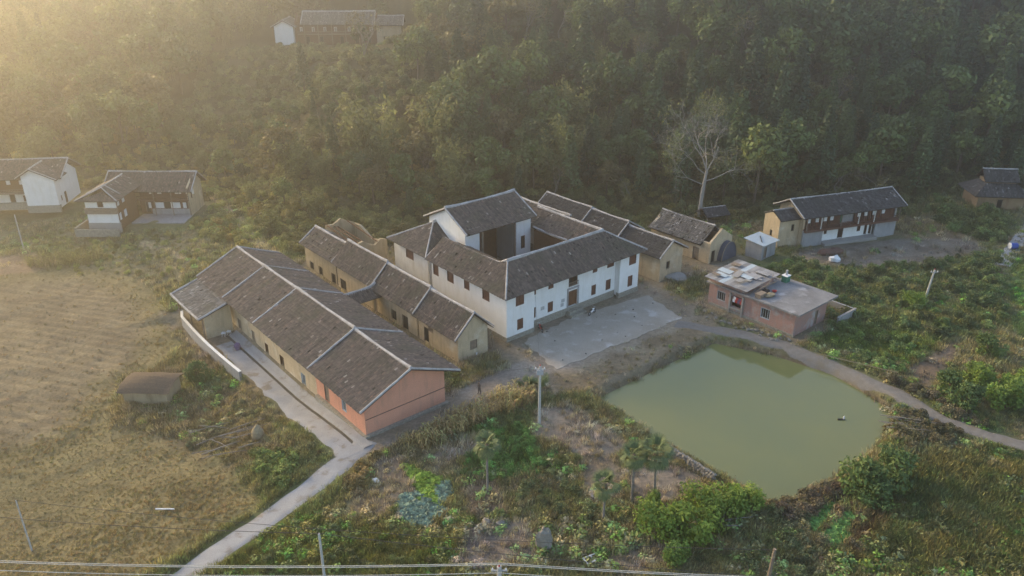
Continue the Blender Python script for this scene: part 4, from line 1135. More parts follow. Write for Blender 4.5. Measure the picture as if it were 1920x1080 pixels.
# ---------------------------------------------------------------- white house at the far left
F1 = (-84, 141.5, rad(6))
h = House('white_house', 'white gabled two-storey house with timber balcony at the edge of the dry field', 'house', F1, (-8, 5))
wall(h, (-5.6, -0.6), (0, -0.6), 1.0, 6.6, WHITE, gable=(1.9, 7.9), z1b=6.1, th=0.3)
h.part('plinth', MB().box(-5.7, 0.1, -0.7, -0.1, -0.4, 1.0), STONE)
wall(h, (0, -0.29), (0, 9.2), 0.3, 5.3, WHITE, [(1.0, 1.5, 1.4, 2.4, 'dark'), (2.6, 3.6, 0.4, 2.6, 'dark')], gable=(5.64, 7.6), th=0.3)
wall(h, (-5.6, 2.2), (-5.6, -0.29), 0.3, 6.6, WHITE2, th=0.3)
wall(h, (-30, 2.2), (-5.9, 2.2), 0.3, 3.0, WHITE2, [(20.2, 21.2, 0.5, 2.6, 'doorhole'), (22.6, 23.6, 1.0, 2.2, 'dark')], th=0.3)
mb_ = MB().box(0, 0.27, 0, 0.06, 0, 2.9).mesh('board'); mb_.materials.append(WOOD)
for i in range(40):
    o = link('board', mb_, None, h.root); o.location = (-17.4 + i * 0.288 - h.off[0], 2.0 - h.off[1], 3.05)
h.part('upper_wall', MB().box(-30, -17.5, 2.0, 2.1, 3.05, 5.95), WOOD)
for i, x in enumerate((-7.3, -9.6, -12.0, -14.5)):
    h.part('paper_window', MB().box(x, x + 0.7, 1.9, 1.97, 4.4, 5.6), PLASTIC)
mb = MB(); mb.box(-30, -5.95, 0.7, 2.0, 2.88, 3.02); mb.box(-30, -5.95, 0.7, 0.78, 3.7, 3.8)
for i in range(50): mb.box(-29.9 + i * 0.48, -29.85 + i * 0.48, 0.72, 0.76, 3.02, 3.7)
h.part('balcony', mb, WOOD2)
wall(h, (0 - 0.31, 9.2), (-30, 9.2), 0.3, 6.0, MUD2, th=0.3)
h.part('plinth', MB().box(-30, -5.75, 1.6, 2.5, -0.4, 0.9), STONE)
gable_roof(h, -30, 0, 1.5, 9.2, 6.2, 8.3, TILE, along='a', over=0.9, gover=0.8, rpos=0.5, seed=100, rw=0.36, rh=0.22, verges=(0, 1))
roof(h, [[(-6.4, 3.6, 6.35), (-6.4, -1.1, 6.35), (-3.7, -1.1, 8.0), (-3.7, 3.6, 8.0)], [(0.7, -1.1, 5.9), (0.7, 3.6, 5.9), (-3.7, 3.6, 8.0), (-3.7, -1.1, 8.0)]], TILE, [((-3.7, -1.1, 8.0), (-3.7, 4.6, 8.05))], [((-6.4, -1.1, 6.4), (-3.7, -1.1, 8.05)), ((0.7, -1.1, 5.95), (-3.7, -1.1, 8.05))], seed=101, name='gable_roof', rw=0.3, rh=0.2)

# ---------------------------------------------------------------- L-shaped timber house left of centre
F2 = (-73.1, 130.0, 0.0)
h = House('gallery_house', 'L-shaped timber house with white-framed galleries and a gabled front wing', 'house', F2, (7, 6))
# wing
wall(h, (0, 0), (5.2, 0), 1.4, 3.1, WHITE, th=0.25)
h.part('plinth', MB().box(-0.1, 5.3, -0.1, 0.5, -0.4, 1.4), CONC)
h.part('storey_beam', MB().box(-0.15, 5.35, -0.35, 0.3, 3.1, 4.1), WOOD2)
wall(h, (0, 0), (5.2, 0), 4.1, 5.7, WHITE, [(2.1, 3.1, 4.2, 5.5, 'dark')], th=0.25)
wall(h, (5.2, 0.26), (5.2, 7.6), 0, 5.7, WOOD, [(0.4, 1.2, 1.6, 2.9, 'white'), (2.2, 3.2, 1.6, 2.9, 'white'), (0.4, 1.2, 4.2, 5.3, 'white'), (2.2, 3.2, 4.2, 5.3, 'white')], th=0.2)
for y0, y1 in ((0.4, 1.2), (2.2, 3.2)):
    for z in (1.7, 4.3): h.part('paper_pane', MB().box(5.11, 5.14, 0.26 + y0 + 0.08, 0.26 + y1 - 0.08, z, z + 1.0), PLASTIC)
wall(h, (0, 12.5), (0, 0.26), 0, 5.7, MUD, th=0.25)
roof(h, [[(-1.2, 9, 5.6), (-1.2, -1.0, 5.6), (2.9, 0.9, 7.5), (2.9, 9, 7.5)], [(6.1, -1.0, 5.6), (6.1, 9, 5.6), (2.9, 9, 7.5), (2.9, 0.9, 7.5)], [(-1.2, -1.0, 5.6), (6.1, -1.0, 5.6), (2.9, 0.9, 6.6)]], TILE, [((2.9, 0.9, 7.5), (2.9, 9, 7.5))], [((-1.2, -1.0, 5.65), (2.9, 0.9, 7.5)), ((6.1, -1.0, 5.65), (2.9, 0.9, 7.5)), ((-0.3, 1.6, 6.1), (2.9, 1.9, 7.7)), ((5.6, 1.6, 6.1), (2.9, 1.9, 7.7))], seed=110, rw=0.32, rh=0.2, name='wing_roof')
# main range
wall(h, (5.3, 8.6), (14.8, 8.6), 0.3, 3.0, WOOD, [(0.9, 1.8, 0.4, 2.4, 'doorhole'), (4.3, 5.6, 0.4, 2.5, 'doorhole'), (8.6, 9.2, 0.4, 2.4, 'doorhole')], th=0.2)
for a, c in ((6.8, 7.3), (8.1, 9.6), (10.9, 12.6), (13.1, 13.7)):
    h.part('white_panel', MB().box(a, c, 8.5, 8.56, 1.2, 2.3), WHITE)
h.part('base_wall', MB().box(7.4, 14.8, 8.4, 8.5, -0.2, 1.1), CONC2)
for a, c in ((7.3, 7.7), (8.8, 9.5), (12.0, 12.6), (12.7, 13.1), (14.0, 14.4), (15.1, 15.45)):
    h.part('white_panel', MB().box(a, c, 8.5, 8.58, 3.9, 4.9), WHITE)
mb_ = MB().box(0, 0.27, 0, 0.06, 0, 2.1).mesh('board'); mb_.materials.append(REDWOOD)
for i in range(33):
    o = link('board', mb_, None, h.root); o.location = (5.5 + i * 0.288 - h.off[0], 8.62 - h.off[1], 3.1)
mb = MB(); mb.box(5.3, 14.8, 7.5, 8.6, 2.95, 3.08); mb.box(5.3, 14.8, 7.5, 7.56, 3.65, 3.75)
for i in range(24): mb.box(5.4 + i * 0.39, 5.46 + i * 0.39, 7.51, 7.55, 3.08, 3.65)
h.part('gallery_rail', mb, REDWOOD)
for x in (8.4, 11.6, 14.7): h.part('post', MB().box(x - 0.07, x + 0.07, 7.5, 7.62, 0, 5.2), WOOD2)
wall(h, (14.81, 7.6), (14.81, 14), -0.2, 5.3, MUD, gable=(3.6, 7.0), th=0.3)
wall(h, (14.8, 14), (0, 14), -0.2, 5.2, MUD2, th=0.3)
gable_roof(h, 0, 14.9, 8.2, 14, 5.35, 7.35, TILE, along='a', over=1.0, gover=0.6, rpos=0.52, seed=112, rw=0.34, rh=0.2)
h.part('stone_terrace', MB().box(5.6, 14.9, 3.5, 8.4, -0.5, 0.12), CONC2)
h.part('terrace_wall', MB().box(-1.6, 5.7, -1.6, -1.3, -0.6, 0.7), STONE)
h.part('terrace_wall', MB().box(-1.9, -1.61, -1.6, 4, -0.6, 1.0), STONE)

# ---------------------------------------------------------------- houses high on the hill
F3 = (-71, 243, rad(2))
zt = 16.3
h = House('hill_house', 'long brown timber house with grey tiled roofs on the forested hill', 'house', F3, (19, 5), zt)
W_ = zt
box_house(h, 1.5, 7, 0, 9, W_ - 0.5, W_ + 5.4, W_ + 6.6, WHITE, along='b', front=())
gable_roof(h, 1.5, 7, 0, 9, W_ + 5.5, W_ + 7.0, TILE3, over=0.9, gover=0.6, seed=120, rw=0.4, rh=0.3)
box_house(h, 7.05, 31, 2, 10, W_ - 0.5, W_ + 5.8, W_ + 8.4, WOOD, along='a', front=[(x, x + 0.8, W_ + 3.4, W_ + 4.8, 'white') for x in (1.5, 5, 8.4, 11.5, 15.5, 19, 22)] + [(x, x + 1.2, W_, W_ + 2.2, 'doorhole') for x in (3, 7, 13, 17.5, 21)])
gable_roof(h, 9.5, 30, 2, 10, W_ + 6.2, W_ + 8.8, TILE3, along='a', over=1.0, gover=0.5, seed=121, rw=0.5, rh=0.35)
for x in (10, 14, 18, 22, 26): h.part('post', MB().tube((x, 1.0, W_ - 0.3), (x, 1.0, W_ + 5.8), 0.14), WOOD2)
h.part('gallery', MB().box(8, 30, 0.9, 2, W_ + 2.7, W_ + 2.9).box(8, 30, 0.9, 1.0, W_ + 3.5, W_ + 3.65), WOOD2)
roof(h, [[(30, 0.2, W_ + 5.4), (39, 0.2, W_ + 5.4), (39, 5.5, W_ + 7.6), (30, 5.5, W_ + 7.6)], [(39, 10.5, W_ + 5.4), (30, 10.5, W_ + 5.4), (30, 5.5, W_ + 7.6), (39, 5.5, W_ + 7.6)]], TILE3, [((30, 5.5, W_ + 7.6), (39, 5.5, W_ + 7.6))], [((30, 0.2, W_ + 5.4), (30, 5.5, W_ + 7.6)), ((39, 0.2, W_ + 5.4), (39, 5.5, W_ + 7.6))], seed=123, name='east_roof', rw=0.45, rh=0.3)
wall(h, (31.1, 1.2), (38.4, 1.2), W_ - 0.5, W_ + 5.3, MUD, [(2, 3, W_ + 1, W_ + 2.2, 'dark')])
# the mud wall of a neighbour showing between trees, far upper right
h = House('far_wall_house', 'pale grey house half lost among trees high at the ridge', 'house', (185, 300, rad(10)), (0, 0), h1(185, 300))
zz = h.off[2]
box_house(h, -6, 6, -3, 3, zz - 1, zz + 5, zz + 6.5, CONC2, along='a', front=[(2, 3.2, zz + 1, zz + 2.5, 'dark'), (7, 8.2, zz + 1, zz + 2.5, 'dark')])
gable_roof(h, -6, 6, -3, 3, zz + 5.1, zz + 6.8, TILE3, along='a', seed=130)
# field shed
FS = (*G(276, 762, -1.9), rad(-2))
zf = h1(FS[0], FS[1] + 1.5) + 0.15
h = House('field_shed', 'low mud field shed with a rounded thatch-brown roof beside the dry paddy', 'shed', FS, (0, 1.5), zf)
box_house(h, -2.5, 2.5, 0, 3.6, zf - 0.2, zf + 1.9, zf + 2.0, MUD2, along='a', th=0.3)
q = MB(); nn = 12
V = []
for j in range(9):
    for i in range(nn + 1):
        a = i / nn; t = j / 8
        V.append((-3.0 + 6.0 * a, -0.5 + 4.7 * t, zf + 1.85 + 0.95 * math.sin(math.pi * t) ** 0.8 * (0.55 + 0.45 * math.sin(math.pi * min(1, max(0, a)))) + 0.10 * (float(vnoise(C([i * 1.0]), C([j * 1.0]), 1.7, 12)[0]) - 0.5)))
q.add(V, [(j * (nn + 1) + i, j * (nn + 1) + i + 1, (j + 1) * (nn + 1) + i + 1, (j + 1) * (nn + 1) + i) for j in range(8) for i in range(nn)])
h.part('thatch_roof', q, mat('old_thatch', (0.15, 0.11, 0.08), (0.085, 0.068, 0.052), 4.5, 0.95, bmp=0.9))
# ------------------------------------------------------------------ plants
CL = {k: leaf_mat(k, v, trans=t, var=vr) for k, v, t, vr in (
    ('broad_leaf', [(0.045, 0.08, 0.03), (0.14, 0.195, 0.062), (0.08, 0.13, 0.044), (0.185, 0.22, 0.07), (0.06, 0.105, 0.046)], 0.25, 0.65),
    ('fir_needle', [(0.034, 0.066, 0.036), (0.1, 0.15, 0.06), (0.055, 0.096, 0.046)], 0.15, 0.65),
    ('bamboo_leaf', [(0.17, 0.19, 0.07), (0.21, 0.215, 0.085), (0.14, 0.165, 0.065)], 0.35, 0.4),
    ('autumn_leaf', [(0.18, 0.165, 0.066), (0.165, 0.14, 0.062), (0.21, 0.2, 0.075)], 0.3, 0.6),
    ('bright_leaf', [(0.2, 0.3, 0.06), (0.24, 0.33, 0.065), (0.17, 0.27, 0.065)], 0.35, 0.45),
    ('shrub_leaf', [(0.13, 0.215, 0.065), (0.115, 0.18, 0.065), (0.155, 0.225, 0.065)], 0.3, 0.45),
    ('palm_leaf', [(0.14, 0.19, 0.085), (0.165, 0.205, 0.09)], 0.25, 0.3))}
CL['weed_leaf'] = leaf_mat('weed_leaf', [], tint=True, trans=0.3, var=0.4)

def leaves(C0, size, g, up=0.35, out=None, asp=0.55):
    """rhombic leaf sprays centred at C0 (n,3)"""
    n = len(C0)
    nn = g.normal(size=(n, 3)); nn[:, 2] += up * 2
    if out is not None: nn += out * 0.8
    nn /= np.linalg.norm(nn, axis=1)[:, None]
    t = np.cross(nn, g.normal(size=(n, 3))); t /= np.linalg.norm(t, axis=1)[:, None]
    b = np.cross(nn, t)
    s = size * g.uniform(0.6, 1.35, n)[:, None]
    V = np.stack([C0 + t * s, C0 + b * s * asp + nn * s * 0.12, C0 - t * s, C0 - b * s * asp + nn * s * 0.12], 1)
    return V.reshape(-1, 3)
def leaf_mesh(name, C0, size, g, rv, m, **kw):
    V = leaves(C0, size, g, **kw)
    F = np.arange(len(V)).reshape(-1, 4)
    me = np_mesh(name, V, F, np.repeat(rv, 4)); me.materials.append(m)
    return me
def crown_pts(g, n, rx, rz, zc, k=16, cr=0.42, shell=0.6):
    a = g.uniform(0, 2 * math.pi, k); c = g.uniform(-0.75, 1, k); q = np.sqrt(1 - c * c) * g.uniform(0.45, 1.0, k)
    cc = np.stack([q * np.cos(a) * rx * 0.8, q * np.sin(a) * rx * 0.8, zc + c * rz * 0.78], 1)
    cr_ = cr * rx * g.uniform(0.65, 1.15, k)
    lum = g.uniform(0.15, 0.85, k)
    w = cr_ ** 2; idx = g.choice(k, n, p=w / w.sum())
    d = g.normal(size=(n, 3)); d /= np.linalg.norm(d, axis=1)[:, None]
    r = (shell + (1 - shell) * g.random(n)) * (1 + 0.12 * g.normal(size=n))
    C0 = cc[idx] + d * (cr_[idx] * r)[:, None] * np.array([1, 1, 0.8])
    rv = np.clip(lum[idx] * 0.7 + g.random(n) * 0.35, 0, 1)
    return C0, rv, cc, d
def limbs(mb, g, base, top, r0, targets, n=5):
    base = Vector(base); top = Vector(top)
    mid = base.lerp(top, 0.5) + Vector((g.normal() * 0.12, g.normal() * 0.12, 0))
    mb.tube(base, mid, r0, r0 * 0.8, n); mb.tube(mid, top, r0 * 0.8, r0 * 0.5, n)
    for t in targets:
        s = mid.lerp(top, g.uniform(0.1, 1)); e = Vector(t)
        k = s.lerp(e, 0.5) + Vector((0, 0, 0.25))
        mb.tube(s, k, r0 * 0.4, r0 * 0.25, 4, cap=False); mb.tube(k, e, r0 * 0.25, r0 * 0.08, 4, cap=False)
def fork(mb, g, p, d, ln, r, depth, spread=0.55, up=0.15, tips=None, n=5):
    p = Vector(p); d = Vector(d).normalized()
    k = p + d * ln * 0.5 + Vector((g.normal(), g.normal(), g.normal())) * ln * 0.05
    e = k + (d + Vector((g.normal(), g.normal(), g.normal())) * 0.15).normalized() * ln * 0.5
    mb.tube(p, k, r, r * 0.86, n, cap=False); mb.tube(k, e, r * 0.86, r * 0.68, n, cap=False)
    if depth == 0:
        if tips is not None: tips.append(e)
        return
    for i in range(2 if g.random() < 0.55 else 3):
        q = Vector((g.normal(), g.normal(), g.normal())) * spread
        nd = (d + q + Vector((0, 0, up))).normalized()
        fork(mb, g, e if g.random() < 0.7 else k, nd, ln * g.uniform(0.62, 0.85), r * 0.62, depth - 1, spread, up, tips, max(3, n - 1))
PROTO = {}
def proto_broad(key, seed, m, rx=3.3, rz=2.9, hgt_=8.6, n=1500, ls=0.36, k=18):
    g = np.random.default_rng(seed)
    zc = hgt_ - rz
    C0, rv, cc, d = crown_pts(g, n, rx, rz, zc, k)
    cm = leaf_mesh('crown', C0, ls, g, rv, CL[m], out=d)
    mb = MB(); limbs(mb, g, (0, 0, -0.8), (0.15, 0, zc + rz * 0.3), 0.2, cc[:9]); tm = mb.mesh('trunk', attr=True); tm.materials.append(BARK)
    PROTO[key] = (tm, cm)
def proto_fir(key, seed):
    g = np.random.default_rng(seed); n = 1500; H_ = 11.5
    t = g.random(n) ** 0.8; z = 1.6 + t * (H_ - 1.6)
    lev = np.round(z / 0.75) * 0.75; z = lev + g.normal(0, 0.12, n)
    R = 2.5 * (1 - (z / (H_ + 0.3))) ** 0.75 + 0.1
    a = g.uniform(0, 6.283, n); a = np.round(a / 0.55 + lev * 1.7) * 0.55 + g.normal(0, 0.16, n)
    r = R * np.sqrt(g.random(n)) * g.uniform(0.8, 1.1, n)
    C0 = np.stack([r * np.cos(a), r * np.sin(a), z - r * 0.28], 1)
    d = np.stack([np.cos(a), np.sin(a), 0.2 * np.ones(n)], 1)
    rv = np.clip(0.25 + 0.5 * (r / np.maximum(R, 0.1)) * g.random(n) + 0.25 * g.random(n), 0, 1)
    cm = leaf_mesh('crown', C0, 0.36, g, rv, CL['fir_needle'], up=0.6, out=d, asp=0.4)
    tm = MB().tube((0, 0, -0.8), (0, 0, H_ * 0.9), 0.19, 0.04, 6).mesh('trunk', attr=True); tm.materials.append(BARK)
    PROTO[key] = (tm, cm)
def proto_bamboo(key, seed):
    g = np.random.default_rng(seed); mb = MB(); P = []; D = []; Rv = []
    for i in range(16):
        a = g.uniform(0, 6.283); r = g.uniform(0.1, 1.1); H_ = g.uniform(6.5, 10); ln = g.uniform(1.0, 2.8)
        b = Vector((r * math.cos(a), r * math.sin(a), -0.6)); pr = b; lum = g.uniform(0.2, 0.8)
        for k in range(1, 7):
            t = k / 6; p = b + Vector((math.cos(a) * ln * t * t, math.sin(a) * ln * t * t, (H_ + 0.6) * (t - 0.12 * t ** 3)))
            mb.tube(pr, p, 0.05, 0.04, 3, cap=False); pr = p
            if k >= 2:
                m = 22
                q = np.array(p)[None] + g.normal(size=(m, 3)) * np.array([0.5, 0.5, 0.55]) * (0.7 + 0.6 * t)
                P.append(q); D.append(np.tile([math.cos(a), math.sin(a), -0.4], (m, 1))); Rv.append(np.clip(lum + g.normal(0, 0.15, m), 0, 1))
    C0 = np.concatenate(P)
    cm = leaf_mesh('crown', C0, 0.36, g, np.concatenate(Rv), CL['bamboo_leaf'], up=0.1, out=np.concatenate(D), asp=0.4)
    tm = mb.mesh('trunk', attr=True); tm.materials.append(mat('bamboo_culm', (0.20, 0.20, 0.09), (0.26, 0.23, 0.12), 3, 0.6))
    PROTO[key] = (tm, cm)
def proto_bare(key, seed):
    g = np.random.default_rng(seed); mb = MB(); tips = []
    fork(mb, g, (0, 0, -0.8), (0, 0, 1), 3.2, 0.16, 5, 0.5, 0.2, tips)
    tm = mb.mesh('trunk', attr=True); tm.materials.append(PALEBARK)
    T = np.array([t[:] for t in tips]); C0 = np.repeat(T, 5, 0) + g.normal(0, 0.25, (len(T) * 5, 3))
    cm = leaf_mesh('crown', C0, 0.2, g, g.random(len(C0)), CL['autumn_leaf'], asp=0.3)
    PROTO[key] = (tm, cm)
for i in range(3): proto_broad(f'broad{i}', 100 + i, 'broad_leaf', rx=3.0 + 0.4 * i, rz=2.6 + 0.35 * i, hgt_=7.8 + i)
for i in range(2): proto_broad(f'autumn{i}', 120 + i, 'autumn_leaf', rx=2.9, rz=2.7, hgt_=8, n=1000, ls=0.33)
for i in range(2): proto_fir(f'fir{i}', 130 + i)
for i in range(2): proto_bamboo(f'bamboo{i}', 140 + i)
proto_bare('bare0', 150); proto_bare('bare1', 151)
KINDS = list(PROTO)
def join_meshes(name, mats_meshes):
    bm = bmesh.new(); slots = []
    me = bpy.data.meshes.new(name)
    for src in mats_meshes:
        slots.append(src.materials[0]); k0 = len(bm.faces)
        bm.from_mesh(src); bm.faces.ensure_lookup_table()
        for f in bm.faces[k0:]: f.material_index = len(slots) - 1
    bm.to_mesh(me); bm.free()
    for s in slots: me.materials.append(s)
    return me
def scatter(name, Pn, S, R, pick, protos, tint=None, label=None, cat=None):
    """one stuff object: instances of the proto meshes on points, made with geometry nodes"""
    n = len(Pn)
    me = bpy.data.meshes.new(name)
    me.vertices.add(n); me.vertices.foreach_set('co', np.asarray(Pn, np.float32).ravel())
    for nm, ty, arr, key in (('scl', 'FLOAT_VECTOR', S if S.ndim == 2 else np.stack([S, S, S], 1), 'vector'), ('rot', 'FLOAT_VECTOR', R, 'vector'), ('pick', 'INT', pick, 'value')):
        a = me.attributes.new(nm, ty, 'POINT')
        a.data.foreach_set(key, np.asarray(arr, np.int32 if ty == 'INT' else np.float32).ravel())
    if tint is not None:
        a = me.attributes.new('tint', 'FLOAT_COLOR', 'POINT')
        c = np.ones((n, 4), np.float32); c[:, :3] = tint
        a.data.foreach_set('color', c.ravel())
    o = link(name, me, None, kind='stuff')
    if label: o['label'] = label
    if cat: o['category'] = cat
    ng = bpy.data.node_groups.new(name + '_nodes', 'GeometryNodeTree')
    ng.interface.new_socket('Geometry', in_out='INPUT', socket_type='NodeSocketGeometry')
    ng.interface.new_socket('Geometry', in_out='OUTPUT', socket_type='NodeSocketGeometry')
    gi = ng.nodes.new('NodeGroupInput'); go = ng.nodes.new('NodeGroupOutput'); jn = ng.nodes.new('GeometryNodeJoinGeometry')
    def attr(nm, ty):
        q = ng.nodes.new('GeometryNodeInputNamedAttribute'); q.data_type = ty; q.inputs['Name'].default_value = nm
        return q.outputs['Attribute']
    aS, aR, aP = attr('scl', 'FLOAT_VECTOR'), attr('rot', 'FLOAT_VECTOR'), attr('pick', 'INT')
    e2r = ng.nodes.new('FunctionNodeEulerToRotation'); ng.links.new(aR, e2r.inputs[0])
    for k, pm in enumerate(protos):
        po = bpy.data.objects.new(name + '_proto', pm)
        oi = ng.nodes.new('GeometryNodeObjectInfo'); oi.inputs['Object'].default_value = po; oi.inputs['As Instance'].default_value = True
        cmp_ = ng.nodes.new('FunctionNodeCompare'); cmp_.data_type = 'INT'; cmp_.operation = 'EQUAL'
        ng.links.new(aP, cmp_.inputs[2]); cmp_.inputs[3].default_value = k
        ip = ng.nodes.new('GeometryNodeInstanceOnPoints')
        ng.links.new(gi.outputs[0], ip.inputs['Points']); ng.links.new(cmp_.outputs[0], ip.inputs['Selection'])
        ng.links.new(oi.outputs['Geometry'], ip.inputs['Instance']); ng.links.new(aS, ip.inputs['Scale']); ng.links.new(e2r.outputs[0], ip.inputs['Rotation'])
        ng.links.new(ip.outputs[0], jn.inputs[0])
    ng.links.new(jn.outputs[0], go.inputs[0])
    md = o.modifiers.new('scatter', 'NODES'); md.node_group = ng
    return o

# ---- forest on the hill
def clear_of_houses(x, y, pad=1.0):
    u, w = LI(x, y)
    ok = np.ones(x.shape, bool)
    for a0, a1, b0, b1 in BUILT + [(-4, 3, 31, 42), (38, 53, -7, 14)]:
        ok &= np.maximum(np.maximum(a0 - u, u - a1), np.maximum(b0 - w, w - b1)) > pad
    for (cx_, cy_, hx, hy) in ((-52, 246, 21, 9), (-66, 137, 11, 9), (-97, 146, 17, 8), (88, 139.5, 6, 5), (56.5, 127, 14, 7), (33, 127, 6, 5)):
        ok &= np.maximum(np.abs(x - cx_) - hx, np.abs(y - cy_) - hy) > pad
    ok &= ~((np.abs(x + 54) < 29) & (y > 184) & (y < 246) & (NR.random(x.shape) < 0.97))      # open slope in front of the hill house
    for P, wd in TRAILS: ok &= sdline(x, y, P) > wd + 0.8
    return ok
pts = []
y = 118.0
while y < 470:
    st = 4.9 + max(0, y - 150) * 0.014
    xs = np.arange(-0.78 * y - 12, 0.78 * y + 12, st)
    pts.append(np.stack([xs + NR.uniform(-0.42, 0.42, len(xs)) * st, np.full(len(xs), y) + NR.uniform(-0.42, 0.42, len(xs)) * st], 1))
    y += st * 0.92
FP = np.concatenate(pts)
dh = FP[:, 1] - np.interp(FP[:, 0], YB_X, YB_Y)
keep = (dh > 1.5 + 4 * fbm(FP[:, 0], FP[:, 1], 12, 61)) & clear_of_houses(FP[:, 0], FP[:, 1], 2.2)
# bamboo grassland at the lower left of the hill stays thin
thin = smooth(-8, -25, FP[:, 0]) * smooth(26, 6, dh)
keep &= NR.random(len(FP)) > thin * 0.6
FP = FP[keep]; dh = dh[keep]; thin = thin[keep]
FZ = hgt(FP[:, 0], FP[:, 1])
rr_ = NR.random(len(FP)); patch = fbm(FP[:, 0], FP[:, 1], 30, 71)
fx_ = FP[:, 0] / FP[:, 1]
kind = np.zeros(len(FP), int)
for i in range(len(FP)):
    a, p, q = fx_[i], patch[i], rr_[i]
    pf = np.interp(a, [-0.3, 0.0, 0.25, 0.6], [0.02, 0.12, 0.42, 0.55]) * (1.5 if p > 0.5 else 0.6)
    pb = np.interp(a, [-0.6, -0.2, 0.05, 0.2], [0.42, 0.42, 0.12, 0.0]) * (1.4 if p < 0.5 else 0.6)
    pa = np.interp(a, [-0.6, -0.1, 0.2, 0.5], [0.10, 0.15, 0.05, 0.03])
    pr = 0.05
    if q < pf: kd = 'fir%d' % (i % 2)
    elif q < pf + pb: kd = 'bamboo%d' % (i % 2)
    elif q < pf + pb + pa: kd = 'autumn%d' % (i % 2)
    elif q < pf + pb + pa + pr: kd = 'bare%d' % (i % 2)
    else: kd = 'broad%d' % (i % 3)
    kind[i] = KINDS.index(kd)
SCL = NR.uniform(0.55, 1.0, len(FP)) + 0.9 * NR.random(len(FP)) ** 3 * np.interp(dh, [0, 25, 120], [0.62, 0.85, 0.95])
SCL = np.where(fx_ > 0.2, SCL * 1.12, SCL)
SCL = np.where(thin > 0.3, SCL * 0.7, SCL)
SCL = np.where((np.abs(FP[:, 0] + 50) < 28) & (FP[:, 1] > 158) & (FP[:, 1] < 190), np.minimum(SCL, 0.5), SCL)
ROT = NR.uniform(0, 6.283, len(FP))
dist = np.hypot(FP[:, 0], FP[:, 1]); order = np.argsort(dist)
vis = np.abs(FP[:, 0]) < 0.66 * FP[:, 1]
near = [i for i in order if vis[i]][:300]
NAMES = {'broad': ('broadleaf_tree', 'rounded green broadleaf tree at the forest foot behind the houses', 'broadleaf trees at the forest foot'),
         'autumn': ('autumn_tree', 'yellow-brown autumn tree at the forest foot behind the houses', 'autumn trees at the forest foot'),
         'fir': ('fir_tree', 'dark pointed fir tree at the forest foot behind the houses', 'fir trees at the forest foot'),
         'bamboo': ('bamboo_clump', 'pale feathery bamboo clump at the foot of the hill', 'bamboo clumps at the hill foot'),
         'bare': ('bare_tree', 'leafless grey tree among the forest at the hill foot', 'bare trees at the forest foot')}
def plant(key, x, y, z, s, rz, nm, lab, cat, grp):
    t = thing(nm, lab, cat, (x, y, z), rz, grp); t.scale = (s, s, s)
    tm, cm = PROTO[key]
    link('trunk' if not key.startswith('bamboo') else 'culms', tm, None, t); link('crown', cm, None, t)
    return t
def spot(x, y, d):
    row = 'first row of the forest' if d < 9 else 'second rank of the forest' if d < 22 else 'forest slope'
    where = ('above the white gabled house' if x < -78 else 'above the L-shaped gallery house' if x < -55 else 'left of the mud row' if x < -30 else 'behind the ruined house' if x < -8 else 'behind the mansion annexes' if x < 22 else
             'around the tall pale tree' if x < 44 else 'behind the timber-fronted house' if x < 72 else 'around the mud hut')
    return row + ' ' + where
for i in near:
    key = KINDS[kind[i]]; nm, lab, grp = NAMES[key.rstrip('0123456789')]
    sz = 'low' if SCL[i] < 0.55 else 'tall' if SCL[i] > 0.8 else 'medium-sized'
    sp_ = spot(FP[i, 0], FP[i, 1], dh[i])
    lab = sz + ' ' + {'broadleaf_tree': 'rounded green tree', 'autumn_tree': 'yellow-brown autumn tree', 'fir_tree': 'dark pointed fir', 'bamboo_clump': 'pale feathery bamboo', 'bare_tree': 'leafless grey tree'}[nm] + ' in the ' + sp_
    grp = lab
    plant(key, FP[i, 0], FP[i, 1], FZ[i] - 0.1, SCL[i], ROT[i], nm, lab, 'bamboo' if key.startswith('bamboo') else 'tree', grp)
rest = np.ones(len(FP), bool); rest[near] = False
JM = [join_meshes('tree_' + k, [PROTO[k][0], PROTO[k][1]]) for k in KINDS]
R3 = np.zeros((rest.sum(), 3)); R3[:, 2] = ROT[rest]; R3[:, :2] = NR.normal(0, 0.05, (rest.sum(), 2))
scatter('forest', np.concatenate([FP[rest], FZ[rest][:, None] - 0.2], 1), SCL[rest] * 1.08, R3, kind[rest], JM, label='dense mixed forest covering the hillside', cat='forest')

# ---- weeds, grass, shrubs as ground cover
def tuft_mesh(name, seed, n=16, h=0.5, spread=0.22, wd=0.03):
    g = np.random.default_rng(seed); V = []; R = []
    for i in range(n):
        a = g.uniform(0, 6.283); b = g.normal(0, spread * 0.5, 2); ln = h * g.uniform(0.6, 1.2); le = g.uniform(0.1, 0.55) * ln
        dx, dy = math.cos(a), math.sin(a); px, py = -dy * wd, dx * wd
        V += [(b[0] - px, b[1] - py, -0.05), (b[0] + px, b[1] + py, -0.05), (b[0] + dx * le * 0.4 + px * 0.8, b[1] + dy * le * 0.4 + py * 0.8, ln * 0.6), (b[0] + dx * le, b[1] + dy * le, ln)]
        R += [g.random()] * 4
    me = np_mesh(name, np.array(V), np.arange(len(V)).reshape(-1, 4), np.array(R)); me.materials.append(CL['weed_leaf']); return me
def weed_mesh(name, seed, n=70, r=0.5, h=0.45, ls=0.12):
    g = np.random.default_rng(seed)
    d = g.normal(size=(n, 3)); d /= np.linalg.norm(d, axis=1)[:, None]; d[:, 2] = np.abs(d[:, 2])
    C0 = d * np.array([r, r, h]) * g.uniform(0.5, 1.1, (n, 1))
    return leaf_mesh(name, C0, ls, g, g.random(n), CL['weed_leaf'], out=d)
